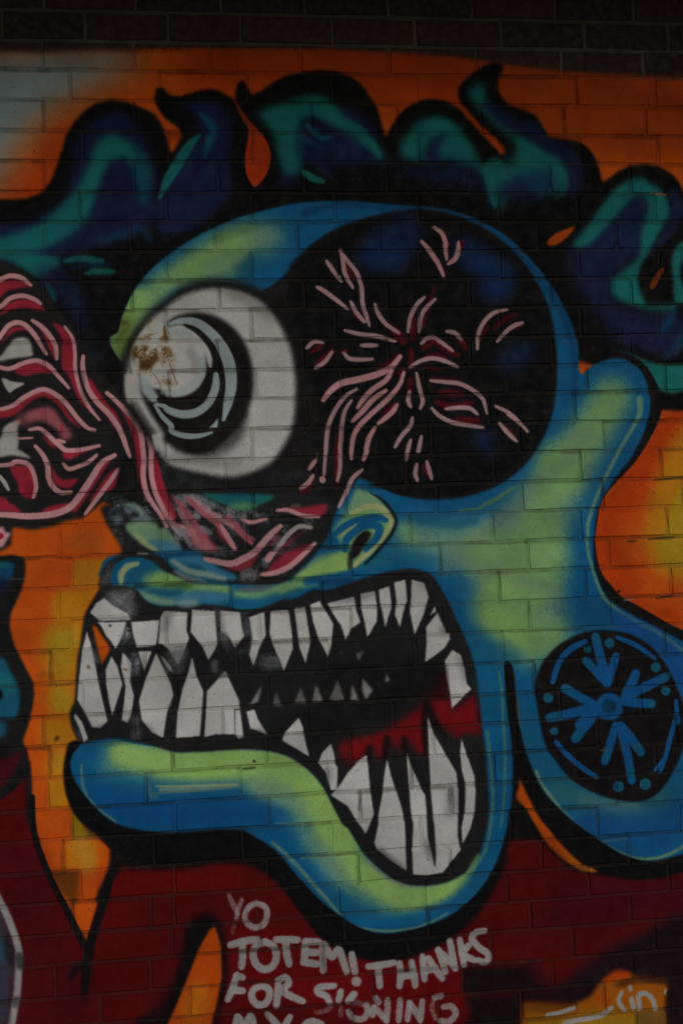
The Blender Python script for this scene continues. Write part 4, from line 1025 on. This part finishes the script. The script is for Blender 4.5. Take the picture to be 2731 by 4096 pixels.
wall = bpy.data.objects.new('brick_wall', None)
COL.objects.link(wall)
wall.empty_display_size = .3
tag(wall, 'painted brick wall covered by a graffiti mural of a blue green face with bared teeth', 'wall', 'thing')
U0, U1, V0, V1 = wx(X0), wx(X1), wz(ZB), wz(ZT)


def paint_material(name, mortar=False):
    m = bpy.data.materials.new(name)
    m.use_nodes = True
    nt = m.node_tree
    N, Lk = nt.nodes, nt.links
    b = N['Principled BSDF']
    tc = N.new('ShaderNodeTexCoord')
    tc.object = wall
    mp = N.new('ShaderNodeMapping')
    mp.vector_type = 'POINT'
    # x -> u, z -> v
    sp = N.new('ShaderNodeSeparateXYZ')
    cb = N.new('ShaderNodeCombineXYZ')
    Lk.new(tc.outputs['Object'], sp.inputs[0])
    for src, dst, lo, hi in ((0, 0, U0, U1), (2, 1, V0, V1)):
        mr = N.new('ShaderNodeMapRange')
        mr.clamp = False
        mr.inputs['From Min'].default_value = lo
        mr.inputs['From Max'].default_value = hi
        Lk.new(sp.outputs[src], mr.inputs['Value'])
        Lk.new(mr.outputs[0], cb.inputs[dst])
    tx = N.new('ShaderNodeTexImage')
    tx.image = img
    tx.extension = 'EXTEND'
    tx.interpolation = 'Cubic'
    Lk.new(cb.outputs[0], tx.inputs[0])

    def noise(scale, detail=4):
        n = N.new('ShaderNodeTexNoise')
        n.inputs['Scale'].default_value = scale
        n.inputs['Detail'].default_value = detail
        Lk.new(tc.outputs['Object'], n.inputs['Vector'])
        return n.outputs['Fac']

    def ramp(v, a, b_, lo, hi):
        mr = N.new('ShaderNodeMapRange')
        for k, x in zip(('From Min', 'From Max', 'To Min', 'To Max'), (a, b_, lo, hi)):
            mr.inputs[k].default_value = x
        Lk.new(v, mr.inputs['Value'])
        return mr.outputs[0]

    def mix(fac, a, b_, mode='MIX'):
        mx = N.new('ShaderNodeMix')
        mx.data_type = 'RGBA'
        mx.blend_type = mode
        for sock, v in ((0, fac), (6, a), (7, b_)):
            if isinstance(v, (float, tuple)):
                mx.inputs[sock].default_value = v
            else:
                Lk.new(v, mx.inputs[sock])
        return mx.outputs[2]

    c = tx.outputs['Color']
    grime = noise(9, 6)
    if mortar:
        c = mix(ramp(noise(60, 3), .35, .7, .04, .15), c, (.10, .094, .082, 1))
        c = mix(ramp(grime, .4, .75, .15, .6), c, (.66, .64, .60, 1), 'MULTIPLY')
        c = mix(tx.outputs['Alpha'], mix(ramp(grime, .3, .7, 0, 1), (.15, .14, .12, 1), (.085, .08, .075, 1)), c)
    else:
        oi = N.new('ShaderNodeObjectInfo')
        hv = N.new('ShaderNodeHueSaturation')
        Lk.new(c, hv.inputs['Color'])
        Lk.new(ramp(oi.outputs['Random'], 0, 1, .87, 1.09), hv.inputs['Value'])
        c = hv.outputs[0]
        bare = mix(ramp(oi.outputs['Random'], 0, 1, 0, 1), (.032, .026, .029, 1), (.085, .040, .040, 1))
        bare = mix(ramp(noise(40, 5), .4, .7, 0, .6), bare, (.11, .10, .095, 1))
        c = mix(tx.outputs['Alpha'], bare, c)
        c = mix(ramp(grime, .42, .75, 0, .55), c, (.66, .63, .58, 1), 'MULTIPLY')
        c = mix(ramp(noise(240, 2), .62, .78, 0, .6), c, (.45, .43, .4, 1), 'MULTIPLY')
    Lk.new(c, b.inputs['Base Color'])
    Lk.new(ramp(noise(30, 3), .3, .7, .5, .85), b.inputs['Roughness'])
    b.inputs['Specular IOR Level'].default_value = .12
    bp = N.new('ShaderNodeBump')
    bp.inputs['Strength'].default_value = .5 if not mortar else .8
    bp.inputs['Distance'].default_value = .002
    ad = N.new('ShaderNodeMath')
    ad.operation = 'ADD'
    Lk.new(noise(55, 5), ad.inputs[0])
    Lk.new(noise(330, 3), ad.inputs[1])
    Lk.new(ad.outputs[0], bp.inputs['Height'])
    Lk.new(bp.outputs[0], b.inputs['Normal'])
    return m


M_BRICK = paint_material('painted_brick')
M_MORTAR = paint_material('painted_mortar', True)


def brick_mesh(k):
    """unit brick, x and z in -.5..+.5, front at y = 0, slightly worn outline"""
    r = random.Random(k)
    base = [(-.5, -.5), (-.17, -.5), (.17, -.5), (.5, -.5), (.5, 0), (.5, .5), (.17, .5), (-.17, .5), (-.5, .5), (-.5, 0)]
    back, edge, front = [], [], []
    for x, z in base:
        jx, jz = r.uniform(-.006, .004), r.uniform(-.03, .012)
        x2, z2 = x + (jx if x > 0 else -jx if x < 0 else 0), z + (jz if z > 0 else -jz if z < 0 else 0)
        bev = r.uniform(.7, 1.6)
        back.append((x2, .095, z2))
        edge.append((x2, .0028 * bev, z2))
        front.append((x2 - (.010 * bev * (1 if x > .3 else -1 if x < -.3 else 0)), r.uniform(-.0004, .0006), z2 - .03 * bev * (1 if z > .1 else -1 if z < -.1 else 0)))
    v = back + edge + front
    n = len(base)
    f = [[2 * n + i for i in range(n)]]
    for a in (0, n):
        for i in range(n):
            j = (i + 1) % n
            f.append([a + i, a + j, a + n + j, a + n + i])
    me = bpy.data.meshes.new('brick')
    me.from_pydata(v, [], f)
    me.materials.append(M_BRICK)
    me.update()
    return me


BRICKS = [brick_mesh(k) for k in range(12)]

frame = [np.array(to_wall(c)) for c in ((0, 0), (2731, 0), (2731, 4096), (0, 4096))]


def in_frame_area(xa, xb, za, zb):
    n = 0
    for i in range(7):
        for j in range(4):
            w = np.array([xa + (xb - xa) * (i + .5) / 7, za + (zb - za) * (j + .5) / 4])
            ok = True
            for p, q in zip(frame, frame[1:] + frame[:1]):
                if (q[0] - p[0]) * (w[1] - p[1]) - (q[1] - p[1]) * (w[0] - p[0]) > 0:
                    ok = False
                    break
            n += ok
    return n / 28 * (xb - xa) * (zb - za)


slots = []
for k in range(KT, KB):
    zb, zt = line_z(k + 1) + JB / 2, line_z(k) - JB / 2
    js = joints(k)
    for a, b in zip(js, js[1:]):
        xa, xb = max(a + JP / 2, WX0), min(b - JP / 2, WX1)
        if xb - xa < .4:
            continue
        slots.append((in_frame_area(xa, xb, zb, zt), xa, xb, zb, zt))
slots.sort(key=lambda s: -s[0])
rest_v, rest_f = [], []
for i, (area, xa, xb, zb, zt) in enumerate(slots):
    me = BRICKS[random.randrange(len(BRICKS))]
    loc = (wx((xa + xb) / 2), random.gauss(0, .0011), wz((zb + zt) / 2))
    sx, sz = wx(xb - xa), (zt - zb) * COURSE
    rx, rz = random.gauss(0, .007), random.gauss(0, .005)
    ry = random.gauss(0, .002)
    if i < 300 and area > 0:
        o = link('brick', me, wall)
        o.location = loc
        o.scale = (sx, 1, sz)
        o.rotation_euler = (rx, ry, rz)
    else:
        n = len(rest_v)
        for v in me.vertices:
            rest_v.append((loc[0] + v.co.x * sx, loc[1] + v.co.y, loc[2] + v.co.z * sz))
        rest_f += [[n + q for q in p.vertices] for p in me.polygons]
me = bpy.data.meshes.new('outer_brickwork')
me.from_pydata(rest_v, [], rest_f)
me.materials.append(M_BRICK)
o = link('outer_brickwork', me, wall)
tag(o, kind='stuff')


def box(name, x0, x1, y0, y1, z0, z1, mat, parent=None):
    v = [(x, y, z) for x in (x0, x1) for y in (y0, y1) for z in (z0, z1)]
    f = [(0, 1, 3, 2), (4, 6, 7, 5), (0, 4, 5, 1), (2, 3, 7, 6), (0, 2, 6, 4), (1, 5, 7, 3)]
    me = bpy.data.meshes.new(name)
    me.from_pydata(v, [], f)
    me.materials.append(mat)
    return link(name, me, parent)


# mortar: a slightly wavy bed a few millimetres behind the brick faces
nx, nz = 120, 120
mx0, mx1, mz0, mz1 = wx(WX0) + .004, wx(WX1) - .004, wz(line_z(KB)), wz(line_z(KT))
vv, ff = [], []
for j in range(nz + 1):
    for i in range(nx + 1):
        vv.append((mx0 + (mx1 - mx0) * i / nx, .0038 + random.uniform(-.0012, .0012), mz0 + (mz1 - mz0) * j / nz))
for j in range(nz):
    for i in range(nx):
        a = j * (nx + 1) + i
        ff.append((a, a + 1, a + nx + 2, a + nx + 1))
me = bpy.data.meshes.new('mortar')
me.from_pydata(vv, [], ff)
me.materials.append(M_MORTAR)
for p in me.polygons:
    p.use_smooth = True
link('mortar', me, wall)


def plain(name, c, rough, scale, c2):
    m = bpy.data.materials.new(name)
    m.use_nodes = True
    N, Lk = m.node_tree.nodes, m.node_tree.links
    b = N['Principled BSDF']
    n = N.new('ShaderNodeTexNoise')
    n.inputs['Scale'].default_value = scale
    n.inputs['Detail'].default_value = 6
    tc = N.new('ShaderNodeTexCoord')
    Lk.new(tc.outputs['Object'], n.inputs['Vector'])
    mx = N.new('ShaderNodeMix')
    mx.data_type = 'RGBA'
    mx.inputs[6].default_value = c + (1,)
    mx.inputs[7].default_value = c2 + (1,)
    Lk.new(n.outputs['Fac'], mx.inputs[0])
    Lk.new(mx.outputs[2], b.inputs['Base Color'])
    b.inputs['Roughness'].default_value = rough
    bp = N.new('ShaderNodeBump')
    bp.inputs['Strength'].default_value = .4
    bp.inputs['Distance'].default_value = .01
    Lk.new(n.outputs['Fac'], bp.inputs['Height'])
    Lk.new(bp.outputs[0], b.inputs['Normal'])
    return m


M_CORE = plain('masonry', (.08, .06, .055), .9, 6, (.05, .04, .04))
M_ASPH = plain('asphalt', (.045, .045, .047), .9, 30, (.065, .063, .06))
M_BOARD = plain('dark_timber', (.05, .04, .035), .8, 12, (.03, .025, .022))
top_z = wz(line_z(KT))
box('wall_core', mx0, mx1, .0962, .32, 0.0, top_z, M_CORE, wall)

# added overhang out of view, shaped to keep the sky off the upper courses
SHADE_D, SHADE_Z = 1.5, wz(2.6)
box('shade_soffit', mx0 - .3, mx1 + .3, -SHADE_D, -.012, SHADE_Z, SHADE_Z + .03, M_BOARD, wall)
box('shade_fascia', mx0 - .3, mx1 + .3, -SHADE_D - .03, -SHADE_D - .002, SHADE_Z - .04, SHADE_Z + .2, M_BOARD, wall)
v = [(mx0 - .3, -SHADE_D - .06, SHADE_Z + .21), (mx1 + .3, -SHADE_D - .06, SHADE_Z + .21), (mx1 + .3, .4, SHADE_Z + .9), (mx0 - .3, .4, SHADE_Z + .9)]
v += [(a, b_, c + .04) for a, b_, c in v]
me = bpy.data.meshes.new('shade_roof')
me.from_pydata(v, [], [(0, 3, 2, 1), (4, 5, 6, 7), (0, 1, 5, 4), (1, 2, 6, 5), (2, 3, 7, 6), (3, 0, 4, 7)])
me.materials.append(M_BOARD)
link('shade_roof', me, wall)

# pavement to the horizon
me = bpy.data.meshes.new('ground')
me.from_pydata([(-400, -400, 0), (400, -400, 0), (400, 400, 0), (-400, 400, 0)], [], [(0, 1, 2, 3)])
me.materials.append(M_ASPH)
g = link('ground', me)
tag(g, kind='structure')
